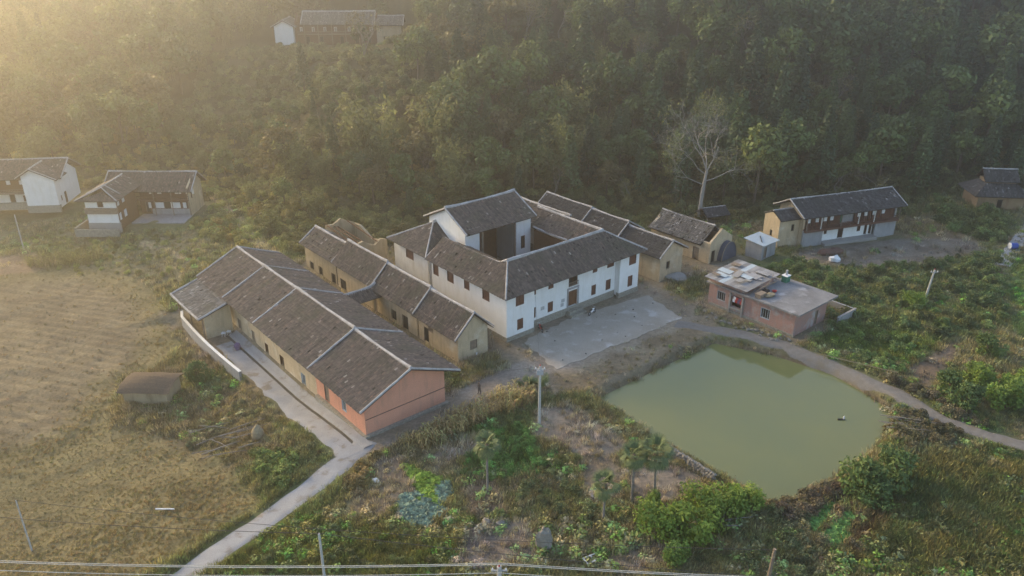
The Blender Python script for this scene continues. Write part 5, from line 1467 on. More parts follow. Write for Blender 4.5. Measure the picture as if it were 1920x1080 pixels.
def bush_mesh(name, seed, n=420, r=1.0, ls=0.15):
    g = np.random.default_rng(seed)
    C0, rv, cc, d = crown_pts(g, n, r, 0.75, 0.55, 10, 0.5)
    C0[:, 2] = np.maximum(C0[:, 2], 0.02)
    return leaf_mesh(name, C0, ls, g, rv, CL['weed_leaf'], out=d)
def corn_mesh(name, seed):
    g = np.random.default_rng(seed); V = []; R = []
    V += [(-0.02, 0, 0), (0.02, 0, 0), (0.015, 0.0, 1.7), (-0.015, 0, 1.7)]; R += [0.6] * 4
    for i in range(9):
        z = 0.3 + i * 0.15; a = i * 2.4 + g.normal() * 0.4; ln = g.uniform(0.45, 0.7); dx, dy = math.cos(a), math.sin(a); w_ = 0.05
        rv = g.random()
        P = [(0, 0, z), (dx * ln * 0.5, dy * ln * 0.5, z + 0.22), (dx * ln, dy * ln, z - 0.15 * g.random())]
        for k in range(2):
            p, q = P[k], P[k + 1]; w0_, w1_ = (w_, w_) if k == 0 else (w_, 0.012)
            V += [(p[0] - dy * w0_, p[1] + dx * w0_, p[2]), (p[0] + dy * w0_, p[1] - dx * w0_, p[2]), (q[0] + dy * w1_, q[1] - dx * w1_, q[2]), (q[0] - dy * w1_, q[1] + dx * w1_, q[2])]; R += [rv] * 4
    me = np_mesh(name, np.array(V), np.arange(len(V)).reshape(-1, 4), np.array(R)); me.materials.append(CL['weed_leaf']); return me
TUFTS = [tuft_mesh('tuft', 1, 30, 0.5, 0.45, 0.022), tuft_mesh('tuft', 2, 26, 0.6, 0.4, 0.02), tuft_mesh('tuft', 3, 34, 0.38, 0.6, 0.022)]
WEEDS = [weed_mesh('weed', 4), weed_mesh('weed', 5, 60, 0.4, 0.6, 0.14), weed_mesh('weed', 6, 90, 0.6, 0.35, 0.1)]
BUSHES = [bush_mesh('bush', 7), bush_mesh('bush', 8), bush_mesh('bush', 9, 520, 1.1, 0.12)]
def baremask(x, y):
    """1 where nothing grows"""
    b = smooth(0.5, -0.2, sdpoly(x, y, YARD)) * 0.93
    b = np.maximum(b, smooth(0.3, 0.0, sdpoly(x, y, COURT)))
    b = np.maximum(b, smooth(1.9, 1.5, sdline(x, y, PATH)))
    b = np.maximum(b, smooth(1.7, 1.2, sdline(x, y, ROADR)))
    b = np.maximum(b, smooth(2.2, 1.6, sdline(x, y, DIRTROAD)) * 0.97)
    b = np.maximum(b, smooth(0.2, -0.2, sdpoly(x, y, POND)))
    b = np.maximum(b, smooth(0.3, -0.3, sdpoly(x, y, REARYARD)) * 0.85)
    for P in BEDS: b = np.maximum(b, smooth(0.35, 0.0, sdpoly(x, y, P)))
    b = np.maximum(b, smooth(0.5, -0.5, sdpoly(x, y, GARDEN)) * 0.45)
    b = np.maximum(b, smooth(0.3, -0.3, sdpoly(x, y, BANK)) * 0.72)
    for P, c_ in BAREPLOTS: b = np.maximum(b, smooth(0.4, -0.4, sdpoly(x, y, P)) * 0.85)
    u, w = LI(x, y)
    for a0, a1, b0, b1 in BUILT + [(-28.0, -24, -9, 26)]:
        b = np.maximum(b, smooth(0.9, 0.4, np.maximum(np.maximum(a0 - u, u - a1), np.maximum(b0 - w, w - b1))))
    for a0, a1, b0, b1 in [(-4, 3, 31, 42), (38, 53, -7, 14)]:
        b = np.maximum(b, 0.8 * smooth(0.9, 0.4, np.maximum(np.maximum(a0 - u, u - a1), np.maximum(b0 - w, w - b1))))
    for (cx_, cy_, hx, hy) in ((-66, 138, 9, 7.5), (-97, 146, 15, 6), (88, 139.5, 4, 3), (56.5, 126, 10, 4)):
        b = np.maximum(b, smooth(0.5, 0, np.maximum(np.abs(x - cx_) - hx, np.abs(y - cy_) - hy)))
    return b
def rand_ground(n, y0, y1, half=0.80):
    """points spread over the wedge in view, denser towards the camera so that the look stays even"""
    t = NR.random(n * 2); y = 1 / ((1 - t) / y0 + t / y1); x = NR.uniform(-half, half, n * 2) * (y + 6)
    return x[:n], y[:n]
def cov_tint(x, y, gain, hue=0.2):
    c = cover(x, y) * gain
    j = NR.normal(1, hue, (len(x), 1)); c = c * np.clip(j, 0.55, 1.6)
    c[:, 0] *= NR.uniform(0.8, 1.2, len(x)); c[:, 2] *= NR.uniform(0.7, 1.2, len(x))
    c[:, 0] = np.where(np.asarray(gain).ravel() > 1.8, np.minimum(c[:, 0], 1.18 * c[:, 1]), c[:, 0])
    return np.clip(c, 0.01, 0.7)
def rot3(n, tilt=0.15):
    r = np.zeros((n, 3)); r[:, 2] = NR.uniform(0, 6.283, n); r[:, :2] = NR.normal(0, tilt, (n, 2)); return r
x, y = rand_ground(120000, 36, 190)
fd = sdpoly(x, y, FIELD); pl_ = sdpoly(x, y, PLOUGH)
k = (NR.random(len(x)) > baremask(x, y)) & (NR.random(len(x)) > smooth(0, -3, pl_) * 0.85)
x, y, fd = x[k], y[k], fd[k]
s = NR.uniform(0.4, 0.95, len(x)) * (1 - 0.45 * smooth(0.5, -0.5, sdpoly(x, y, BANK))) * np.where(fd < 0, 0.28, 1) * (1 + 0.5 * smooth(0.45, 0.6, fbm(x, y, 15, 83))) * (0.7 + 0.8 * fbm(x, y, 7, 81))
scatter('grass', np.stack([x, y, hgt(x, y)], 1), s, rot3(len(x)), NR.integers(0, 3, len(x)), TUFTS, cov_tint(x, y, np.where(fd < 0, 1.6, 2.0)[:, None], np.where(fd < 0, 0.1, 0.25)[:, None]), 'rough grass and stubble over the fields and banks', 'grass')
x, y = rand_ground(26000, 36, 185)
dn = fbm(x, y, 8, 91)
k = (NR.random(len(x)) > baremask(x, y)) & (sdpoly(x, y, FIELD) > 0.4) & (NR.random(len(x)) < smooth(0.46, 0.70, dn))
x, y = x[k], y[k]
tn = cov_tint(x, y, 2.4, 0.25)
g_ = (NR.random(len(x)) < 0.4)[:, None]; tn = np.where(g_, tn * np.array([0.75, 1.2, 0.7]), tn)
scatter('weeds', np.stack([x, y, hgt(x, y)], 1), NR.uniform(0.5, 1.5, len(x)) * (0.6 + 0.8 * fbm(x, y, 10, 95)), rot3(len(x)), NR.integers(0, 3, len(x)), WEEDS, tn, 'mixed leafy weeds growing between the plots', 'weeds')
# undergrowth bushes: forest foot, banks, orchard plots
def poly_pts(P, n):
    xs_ = [p[0] for p in P]; ys_ = [p[1] for p in P]
    x = NR.uniform(min(xs_), max(xs_), n * 3); y = NR.uniform(min(ys_), max(ys_), n * 3)
    k = sdpoly(x, y, P) < 0
    return x[k][:n], y[k][:n]
BX, BY, BS, BT = [], [], [], []
def add_bush(x, y, s0, s1, col, var=0.25):
    n = len(x); BX.append(x); BY.append(y); BS.append(NR.uniform(s0, s1, n))
    c_ = np.array(col)[None] * np.clip(NR.normal(1, var, (n, 1)), 0.5, 1.7); c_ = c_ * NR.uniform(0.92, 1.1, (n, 3)); BT.append(c_ * np.array([2.0, 2.15, 2.2]))
x, y = rand_ground(9000, 100, 230, 0.74)
dh_ = y - np.interp(x, YB_X, YB_Y)
k = (dh_ > -7) & (dh_ < 45) & clear_of_houses(x, y, 1.2) & (NR.random(len(x)) > baremask(x, y))
x, y = x[k], y[k]; lf = smooth(0.05, -0.3, x / y)[:, None]
add_bush(x, y, 0.5, 1.5, (0.085, 0.085, 0.035))
BT[-1] = BT[-1] * (1 - lf) + BT[-1] * lf * np.array([1.5, 1.35, 1.1])
sel = fbm(x, y, 11, 99) > 0.58
BT[-1][sel] = BT[-1][sel] * np.array([1.3, 1.1, 0.95])
for P, n, s0, s1, col in [
    (GP([(330, 665), (440, 680), (560, 765), (640, 850), (560, 925), (490, 925), (400, 840), (240, 800), (330, 760)], -1), 150, 0.2, 0.5, (0.095, 0.085, 0.045)),
    (GP([(470, 850), (560, 860), (540, 930), (480, 900)], -1), 60, 0.4, 0.9, (0.11, 0.13, 0.04)),
    (GP([(1500, 490), (1870, 480), (1880, 620), (1760, 640), (1560, 600), (1440, 520)]), 330, 0.35, 1.25, (0.075, 0.095, 0.035)),
    (GP([(1540, 600), (1760, 650), (1700, 700), (1600, 680)]), 80, 0.4, 0.9, (0.085, 0.11, 0.035)),
    (GP([(1640, 700), (1860, 800), (1780, 800), (1690, 730)]), 110, 0.4, 0.9, (0.085, 0.075, 0.045)),
    (GP([(1700, 860), (1960, 830), (2000, 1090), (1580, 1090)]), 170, 0.2, 0.55, (0.085, 0.095, 0.04)),
    (GP([(1440, 950), (1600, 900), (1600, 935), (1480, 985)]), 70, 0.5, 0.9, (0.085, 0.067, 0.042)),
    (GP([(1420, 960), (1540, 960), (1520, 1080), (1400, 1080)]), 55, 0.35, 0.8, (0.085, 0.092, 0.042)),
    (GP([(1560, 960), (1680, 930), (1600, 1080), (1520, 1080)]), 45, 0.3, 0.7, (0.09, 0.068, 0.042)),
    (GP([(870, 900), (1100, 860), (1180, 960), (1130, 1040), (1010, 1000), (900, 970)]), 110, 0.25, 0.7, (0.085, 0.095, 0.04)),
    (GP([(900, 800), (980, 800), (1030, 880), (950, 910), (860, 890)]), 170, 0.3, 0.65, (0.075, 0.135, 0.035)),
    (GP([(640, 970), (860, 950), (850, 1080), (560, 1080), (430, 1080)]), 90, 0.2, 0.6, (0.095, 0.105, 0.04)),
    (GP([(640, 880), (700, 850), (720, 880), (660, 940)]), 60, 0.35, 0.8, (0.14, 0.105, 0.045)),
    (GP([(1040, 700), (1130, 680), (1320, 640), (1140, 748), (1100, 740)]), 50, 0.2, 0.45, (0.105, 0.09, 0.05)),
    (GP([(1040, 740), (1130, 745), (1340, 890), (1310, 900), (1140, 800)]), 50, 0.2, 0.45, (0.10, 0.09, 0.04)),
    (GP([(1380, 640), (1640, 740), (1690, 790), (1640, 745), (1450, 665)]), 60, 0.3, 0.6, (0.09, 0.08, 0.045)),
    (GP([(1680, 770), (1800, 800), (1760, 860), (1680, 850)]), 110, 0.4, 0.9, (0.10, 0.085, 0.045)),
    (GP([(60, 430), (330, 440), (440, 480), (350, 510), (60, 490)]), 130, 0.3, 0.7, (0.17, 0.16, 0.055)),
    (GP([(360, 350), (560, 360), (560, 430), (450, 460), (360, 440)]), 220, 0.5, 1.2, (0.17, 0.16, 0.055)),
    (GP([(930, 650), (1000, 680), (1020, 720), (960, 715)]), 25, 0.3, 0.6, (0.10, 0.12, 0.05)),
    (GP([(1760, 395), (1890, 420), (1880, 460), (1760, 430)]), 70, 0.7, 1.5, (0.085, 0.10, 0.035)),
    (GP([(1380, 490), (1500, 490), (1560, 560), (1480, 520)]), 70, 0.4, 0.9, (0.09, 0.12, 0.035)),
]:
    x, y = poly_pts(P, n); k = baremask(x, y) < 0.5
    add_bush(x[k], y[k], s0, s1, col)
x = NR.uniform(-82, -22, 900); y = NR.uniform(180, 243, 900); k = clear_of_houses(x, y, -2.0) | (y < 234)
k &= ~((np.abs(x + 52) < 20) & (y > 236))
add_bush(x[k], y[k], 0.7, 1.7, (0.10, 0.10, 0.04))
x, y = np.concatenate(BX), np.concatenate(BY)
scatter('undergrowth', np.stack([x, y, hgt(x, y) - 0.1], 1), np.concatenate(BS), rot3(len(x), 0.1), NR.integers(0, 3, len(x)), BUSHES, np.concatenate(BT), 'low brown and green scrub on banks and forest foot', 'scrub')
# crops
CORN = [corn_mesh('corn', 21), corn_mesh('corn', 22)]
x, y = poly_pts(GP([(755, 838), (840, 790), (960, 735), (1005, 735), (1000, 760), (900, 800), (800, 850)]), 330)
scatter('dry_corn', np.stack([x, y, hgt(x, y)], 1), NR.uniform(0.7, 1.15, len(x)), rot3(len(x), 0.12), NR.integers(0, 2, len(x)), CORN, np.array([0.42, 0.34, 0.16])[None] * NR.uniform(0.6, 1.2, (len(x), 1)) * NR.uniform(0.85, 1.1, (len(x), 3)), 'withered yellow corn standing along the dirt road', 'corn')
x, y = poly_pts(GP([(40, 488), (190, 478), (200, 496), (60, 505)], -1.5), 160)
scatter('reeds', np.stack([x, y, hgt(x, y)], 1), NR.uniform(0.7, 1.1, len(x)), rot3(len(x), 0.1), NR.integers(0, 2, len(x)), CORN, np.array([0.28, 0.25, 0.09])[None] * NR.uniform(0.6, 1.2, (len(x), 1)), 'yellow reeds along the top edge of the paddy', 'reeds')
def cabbage_mesh():
    g = np.random.default_rng(33); P = []; D = []
    for r_, n, z in ((0.10, 5, 0.14), (0.2, 8, 0.12), (0.3, 10, 0.07)):
        for i in range(n):
            a = 6.283 * i / n + r_ * 9; P.append((r_ * math.cos(a), r_ * math.sin(a), z)); D.append((math.cos(a) * 0.5, math.sin(a) * 0.5, 1.2))
    return leaf_mesh('cabbage', np.array(P), 0.15, g, g.random(len(P)), CL['weed_leaf'], up=1.0, out=np.array(D), asp=0.8)
CAB = cabbage_mesh()
def bed(name, P, sp, col, s, label):
    xs_ = [p[0] for p in P]; ys_ = [p[1] for p in P]
    gx_, gy_ = np.meshgrid(np.arange(min(xs_), max(xs_), sp), np.arange(min(ys_), max(ys_), sp)); gx_ = gx_.ravel() + NR.normal(0, sp * 0.12, gx_.size); gy_ = gy_.ravel() + NR.normal(0, sp * 0.12, gy_.size)
    k = sdpoly(gx_, gy_, P) < 0; x, y = gx_[k], gy_[k]
    scatter(name, np.stack([x, y, hgt(x, y)], 1), NR.uniform(0.7, 1.15, len(x)) * s, rot3(len(x), 0.1), np.zeros(len(x), int), [CAB], np.array(col)[None] * NR.uniform(0.75, 1.25, (len(x), 1)), label, 'vegetables')
bed('cabbages', BEDS[0], 0.42, (0.20, 0.31, 0.255), 1.25, 'blue-green cabbages in a bed by the path')
bed('young_cabbages', BEDS[1], 0.42, (0.20, 0.31, 0.255), 1.25, 'small patch of blue-green cabbages beside the lettuce')
bed('lettuces', BEDS[2], 0.36, (0.28, 0.42, 0.07), 1.15, 'bright yellow-green lettuces between the cabbage patches')
bed('bean_rows', BEDS[3], 0.40, (0.18, 0.36, 0.10), 1.25, 'leafy green vegetable row by the pond corner')
bed('radish_rows', BEDS[4], 0.40, (0.19, 0.36, 0.10), 1.25, 'second leafy vegetable row beside the reddish bank')
# ---- large single shrubs
def proto_shrub(key, seed, m, n=1700, r=2.0, ls=0.17):
    g = np.random.default_rng(seed)
    C0, rv, cc, d = crown_pts(g, n, r, r * 0.72, r * 0.72, 15, 0.45)
    C0[:, 2] = np.maximum(C0[:, 2], 0.1)
    cm = leaf_mesh('foliage', C0, ls, g, rv, CL[m], out=d)
    mb = MB()
    for c_ in cc[:8]: mb.tube((0, 0, -0.3), tuple(c_), 0.06, 0.02, 4, cap=False)
    tm = mb.mesh('stem', attr=True); tm.materials.append(BARK); PROTO[key] = (tm, cm)
for i in range(2): proto_shrub(f'bright{i}', 200 + i, 'bright_leaf'); proto_shrub(f'shrub{i}', 210 + i, 'shrub_leaf')
def shrub(key, px, py, r, lab, grp):
    x, y = G(px, py); t = thing('shrub', lab, 'shrub', (x, y, h1(x, y)), rnd.uniform(0, 6), grp); s = r / 2.0; t.scale = (s, s, s * rnd.uniform(0.9, 1.1))
    link('stems', PROTO[key][0], None, t); link('foliage', PROTO[key][1], None, t)
for i, (a, b_y, r) in enumerate([(1232, 1000, 2.1), (1290, 1010, 2.3), (1318, 960, 2.0), (1372, 962, 1.9), (1400, 955, 1.5), (1265, 1052, 1.5), (1340, 985, 1.7), (1225, 955, 1.2)]):
    shrub('bright%d' % (i % 2), a, b_y, r, 'bright yellow-green shrub in the thicket below the pond stone wall', 'shrubs in the thicket below the pond')
for i, (a, b_y, r) in enumerate([(1618, 925, 2.3), (1665, 905, 2.4), (1640, 945, 1.8)]):
    shrub('shrub%d' % (i % 2), a, b_y, r, 'deep green rounded shrub overhanging the right-hand pond corner', 'shrubs overhanging the pond corner')
for i, (a, b_y, r) in enumerate([(1775, 740, 2.0), (1830, 725, 2.3), (1810, 765, 2.0), (1880, 770, 2.3), (1845, 670, 1.9), (1905, 740, 2.1)]):
    shrub('bright%d' % (i % 2) if i % 2 else 'shrub%d' % (i % 2), a, b_y, r, 'green shrub in the grove between gravel road and orchard', 'shrubs in the grove by the gravel road')
shrub('bright0', 1713, 575, 1.6, 'round yellow-green shrub beside the leaning utility pole', None)
shrub('shrub1', 366, 690, 1.6, 'dark olive shrub between the terrace wall and the field shed', None)
shrub('shrub0', 1560, 545, 1.4, 'small dark shrub behind the flat brick-house roof', None)
# ---- windmill palms
def frond_mesh(seed):
    g = np.random.default_rng(seed); V = []; F = []; R = []
    def q(a, b, c, d, r): V.extend([a, b, c, d]); R.extend([r] * 4)
    q((0, -0.02, 0), (0, 0.02, 0), (0.55, 0.015, 0.06), (0.55, -0.015, 0.06), 0.4)
    for i in range(15):
        a = (i - 7) * 0.17; ln = 0.75 * (1 - 0.25 * abs(i - 7) / 7); dx, dy = math.cos(a), math.sin(a); w_ = 0.035; r = g.random()
        m = (0.55 + dx * ln * 0.55, dy * ln * 0.55, 0.06 + 0.02); e = (0.55 + dx * ln, dy * ln, 0.06 - 0.25 * ln)
        q((0.55 - dy * 0.01, dx * 0.01, 0.06), (0.55 + dy * 0.01, -dx * 0.01, 0.06), (m[0] + dy * w_, m[1] - dx * w_, m[2]), (m[0] - dy * w_, m[1] + dx * w_, m[2]), r)
        q((m[0] - dy * w_, m[1] + dx * w_, m[2]), (m[0] + dy * w_, m[1] - dx * w_, m[2]), (e[0] + dy * 0.006, e[1], e[2]), (e[0] - dy * 0.006, e[1], e[2]), r)
    me = np_mesh('frond', np.array(V), np.arange(len(V)).reshape(-1, 4), np.array(R)); me.materials.append(CL['palm_leaf']); return me
FR = [frond_mesh(1), frond_mesh(2)]
def palm(px, py, hh, lab, s=1.0, lean=0.0, skirt=True):
    x, y = G(px, py); t = thing('palm_tree', lab, 'palm tree', (x, y, h1(x, y)), rnd.uniform(0, 6))
    mb = MB(); mb.tube((0, 0, -0.4), (lean * 0.5, 0, hh * 0.5), 0.13, 0.11, 8); mb.tube((lean * 0.5, 0, hh * 0.5), (lean, 0, hh), 0.11, 0.12, 8)
    link('trunk', mb.mesh('trunk'), PALEBARK, t)
    if skirt: link('fibre_skirt', MB().lathe([(0.13, 0), (0.24, 0.3), (0.22, 0.9), (0.1, 1.1)], (lean, 0, hh - 0.9), 9).mesh('fibre_skirt'), BARK, t)
    for i in range(26):
        f = link('frond', FR[i % 2], None, t); f.location = (lean, 0, hh + 0.05)
        el = [1.1, 0.6, 0.15, -0.35, -0.8][i % 5] + rnd.uniform(-0.15, 0.15)
        f.rotation_euler = (0, -el, i * 2.399 + rnd.uniform(-0.2, 0.2)); f.scale = (s * 1.2, s * 1.2, s * 1.2)
palm(914, 922, 5.2, 'slim palm with silvery fronds standing alone by the corn')
palm(1184, 942, 5.0, 'palm with a forked grey trunk beside the bare plot', 1.0, 0.15)
palm(1226, 940, 5.2, 'leafy palm leaning beside the pond stone wall', 1.25, 0.25)
palm(1131, 978, 3.9, 'short palm with a fibre skirt nearest the green weeds', 1.05)
# broad-leaved clump at the pole
x, y = G(1000, 735)
t = thing('banana_plant', 'pale green long-leaved clump behind the concrete utility pole', 'plant', (x, y, h1(x, y)))
link('stem', MB().tube((0, 0, -0.2), (0, 0, 0.7), 0.12, 0.08).mesh('stem'), BARK, t)
for i in range(22):
    f = link('frond', FR[i % 2], None, t); f.location = (rnd.uniform(-1.2, 1.2), rnd.uniform(-0.6, 0.6), 0.4); f.rotation_euler = (0, -rnd.uniform(0.2, 1.2), rnd.uniform(0, 6.3)); f.scale = (1.5, 1.0, 1.2)
# ---- tall pale tree behind the tarp house
x, y = 33.3, 134.7
t = thing('pale_tree', 'tall pale-barked half-bare tree with sparse yellow leaves behind the tarp-covered house', 'tree', (x, y, h1(x, y)))
g = np.random.default_rng(77); mb = MB(); tips = []
mb.tube((0, 0, -0.5), (0.2, 0, 4.5), 0.34, 0.27, 8); mb.tube((0.2, 0, 4.5), (0.5, 0, 7.5), 0.27, 0.2, 8)
for st, dr, ln, r_, dp in [((0.5, 0, 7.5), (-0.5, 0.1, 0.9), 3.6, 0.24, 5), ((0.5, 0, 7.5), (0.35, -0.2, 1), 3.8, 0.24, 5), ((0.3, 0, 6), (1, 0.2, 0.35), 2.8, 0.16, 4), ((0.2, 0, 5.5), (-1, -0.2, 0.45), 2.8, 0.15, 4), ((0.5, 0, 7.5), (0, 0.6, 1), 3.6, 0.2, 5), ((0.45, 0, 7), (-0.7, -0.5, 0.8), 3.4, 0.18, 5)]:
    fork(mb, g, st, dr, ln * 1.02, r_ * 0.46, dp + 2, 0.48, 0.10, tips, 5)
t.scale = (1.18, 1.18, 1.22)
link('trunk', mb.mesh('trunk'), mat('grey_bark', (0.36, 0.34, 0.32), (0.25, 0.23, 0.215), 3, 0.95), t)
T = np.array([q[:] for q in tips]); T = T[(np.sin(T[:, 0] * 0.9 + 1.0) + np.sin(T[:, 2] * 0.8) + np.sin(T[:, 1] * 0.7)) > 0.4]; C0 = np.repeat(T, 2, 0) + g.normal(0, 0.35, (len(T) * 2, 3))
link('crown', leaf_mesh('crown', C0, 0.17, g, g.random(len(C0)), CL['bamboo_leaf'], asp=0.45), None, t)
for i, (px, py, s, lab) in enumerate([(690, 190, 1.5, 'broad bare tree with spreading grey branches high on the left slope'), (1670, 330, 1.0, 'reddish-grey bare tree behind the timber-fronted house'), (890, 270, 1.1, 'bare twin-stemmed tree on the slope above the mansion')]):
    d_ = [200, 143, 165][i]; xx = (px - 960) / FPX * d_ * 1.0; 
    plant('bare%d' % (i % 2), xx, d_, h1(xx, d_), s, i * 1.7, 'bare_tree', lab, 'tree', None)
# ------------------------------------------------------------------ terrace beside the long house
TERR = [L(u, w) for u, w in [(-26.1, -8.3), (-24.3, -7.2), (-24.35, 26.8), (-26.1, 26.8)]]
def drape_quad(name, u0, u1, w0, w1, dz, material, edge=None, seed=0):
    nu, nw = 5, int((w1 - w0) / 0.5) + 1; V = []
    for j in range(nw):
        w = w0 + (w1 - w0) * j / (nw - 1); e = (float(vnoise(C([w]), C([seed + 0.0]), 1.2, 7)[0]) - 0.5) * (edge or 0)
        for i in range(nu):
            u = (u0 + e) + (u1 - u0 - e) * i / (nu - 1); V.append(L(u, w))
    V = np.array(V); Z = hgt(V[:, 0], V[:, 1]).reshape(nw, nu)
    Z = np.minimum(Z, Z[:, 2:3] + 0.02) if False else Z
    Z = Z + dz; Z[:, 0] -= 0.3
    q = (np.arange(nw - 1)[:, None] * nu + np.arange(nu - 1)[None, :]).ravel()
    link(name, np_mesh(name, np.concatenate([V, Z.reshape(-1, 1)], 1), np.stack([q, q + 1, q + nu + 1, q + nu], 1)), material, kind='structure')
drape_quad('walkway', -25.75, -24.5, -8.2, 26.5, 0.16, PATHM)
drape_quad('terrace_path', -28.6, -26.0, -8.4, 24.5, 0.09, PATHM, 0.9, 3)
drape_quad('drain_channel', -26.05, -25.7, -8.2, 26.5, 0.05, mat('drain', (0.10, 0.095, 0.085), (0.06, 0.058, 0.05), 1.5, 0.95))
t = thing('terrace_parapet', 'low curved terrace wall with a white painted top along the paddy', 'wall', (*L(-28.9, 26), -1.2), TH)
mb = MB(); cp = MB(); pr = None
for i in range(13):
    w = 15 + i * 1.75; uu = -28.75 - 0.35 * math.sin(i / 12 * math.pi) + (0.5 if i == 12 else 0)
    p = (uu + 28.9, w - 26)
    if pr:
        mb.bar((*pr, 0.05), (*p, 0.05), 0.3, 1.9); cp.bar((*pr, 1.04), (*p, 1.04), 0.34, 0.08)
    pr = p
link('wall', mb.mesh('wall'), CONC2, t); link('coping', cp.mesh('coping'), WHITE, t)
# ------------------------------------------------------------------ utility poles and cables
def upole(px, py, hh, lab, top=None, base=None, lean=0.0, m=POLEC, r=0.15, name='utility_pole'):
    x, y = base or G(px, py); z = h1(x, y)
    t = thing(name, lab, 'pole', (x, y, z))
    link('shaft', MB().tube((0, 0, -0.5), (lean, 0, hh), r * 1.15, r * 0.8, 10).mesh('shaft'), m, t)
    if top != 'plain':
        mb = MB(); mb.bar((-0.55 + lean, 0, hh - 0.35), (0.55 + lean, 0, hh - 0.35), 0.09, 0.09)
        link('crossarm', mb.mesh('crossarm'), METAL, t)
        for q in (-0.45, 0.45, 0.0):
            link('insulator', MB().lathe([(0.05, 0), (0.07, 0.08), (0.03, 0.18)], (q + lean, 0, hh - 0.3 if q else hh), 8).mesh('insulator'), PLASTIC if q else REDP, t)
    if top == 'lamp':
        link('meter_box', MB().box(-0.35, 0.35, -0.22, 0.22, hh - 0.95, hh - 0.45).mesh('meter_box'), METAL, t)
    return (x, y, z + hh)
p1 = upole(1011, 793, 7.0, 'tall concrete utility pole with a box on top between yard and garden', 'lamp')
p2 = upole(1733, 562, 4.6, 'leaning pale utility pole amid the orchard scrub', None, lean=0.5)
p3 = upole(40, 450, 6.3, 'thin concrete pole at the dry field below the white gabled house', 'plain', r=0.1)
bx_, by_ = G(598, 1000, 6.5); p4 = upole(0, 0, 6.5, 'slim concrete pole in the grass beside the concrete path', 'plain', base=(bx_, by_), r=0.11)
bx_, by_ = G(936, 1060, 9.0); p5 = upole(0, 0, 9.0, 'stout concrete power pole with red insulator and crossarm, carrying the thick cables', None, base=(bx_, by_), r=0.2)
bx_, by_ = G(1447, 1028, 6.0); p6 = upole(0, 0, 6.0, 'tilted wooden pole below the thicket and pond', 'plain', base=(bx_, by_), lean=0.25, m=WOOD2, r=0.14)
pl5 = (p5[0] - 48, p5[1] + 2.2, p5[2]); pr5 = (p5[0] + 48, p5[1] - 2.0, p5[2])
bx_, by_ = G(20, 908, 5.5); p7 = upole(0, 0, 5.5, 'thin grey pole standing in the stubble of the dry paddy', 'plain', base=(bx_, by_), r=0.07)
p8 = upole(0, 0, 9.2, 'concrete power pole at the far side of the paddy road', None, base=(pl5[0], pl5[1]), r=0.2)
p9 = upole(0, 0, 9.2, 'concrete power pole in the grass right of the pond', None, base=(pr5[0], pr5[1]), r=0.2)
def cable(a, b, sag, lab, r=0.022, m=WIRE, n=24):
    mb = MB(); pr = None; a = Vector(a); b = Vector(b)
    for i in range(n + 1):
        t = i / n; p = a.lerp(b, t); p.z -= sag * 4 * t * (1 - t)
        if pr is not None: mb.tube(pr, p, r, r, 4, cap=False)
        pr = p
    o = tag(link('cable', mb.mesh('cable'), m), lab, 'cable'); return o
for i, q in enumerate((-0.45, 0.0, 0.45)):
    zz = (-0.12, 0.18, -0.12)[i]
    cable((p8[0], p8[1] + q, p8[2] + zz), (p5[0], p5[1] + q, p5[2] + zz), 0.7, ['near pale cable', 'middle pale cable', 'outer pale cable'][i] + ' of the power line over the paddy', 0.026, PALEWIRE)
    cable((p5[0], p5[1] + q, p5[2] + zz), (p9[0], p9[1] + q, p9[2] + zz), 0.7, ['near pale cable', 'middle pale cable', 'outer pale cable'][i] + ' of the power line past the thicket', 0.026, PALEWIRE)
cable(p7, (p6[0], p6[1], p6[2] - 0.1), 0.9, 'thin dark wire from the stubble pole to the tilted wooden pole', 0.02)
lp = G(-260, 945, 6.5)
cable((lp[0], lp[1], 6.5), p4, 0.5, 'dark wire over the paddy ending at the slim pole by the path', 0.022)
cable(p4, (p9[0], p9[1], p9[2] - 1.5), 0.9, 'dark wire from the slim path pole towards the pond grass', 0.022)
cable(p1, (*L(4.6, -0.2), 5.2), 0.4, 'thin service wire from the yard pole to the white facade', 0.012)
cable(p1, (*L(-14.3, -6.6), 4.2), 0.4, 'thin service wire from the yard pole to the salmon gable', 0.012)
cable(p2, (*L(33, -22.5), 3.6), 0.5, 'thin service wire from the orchard pole to the brick house', 0.014)
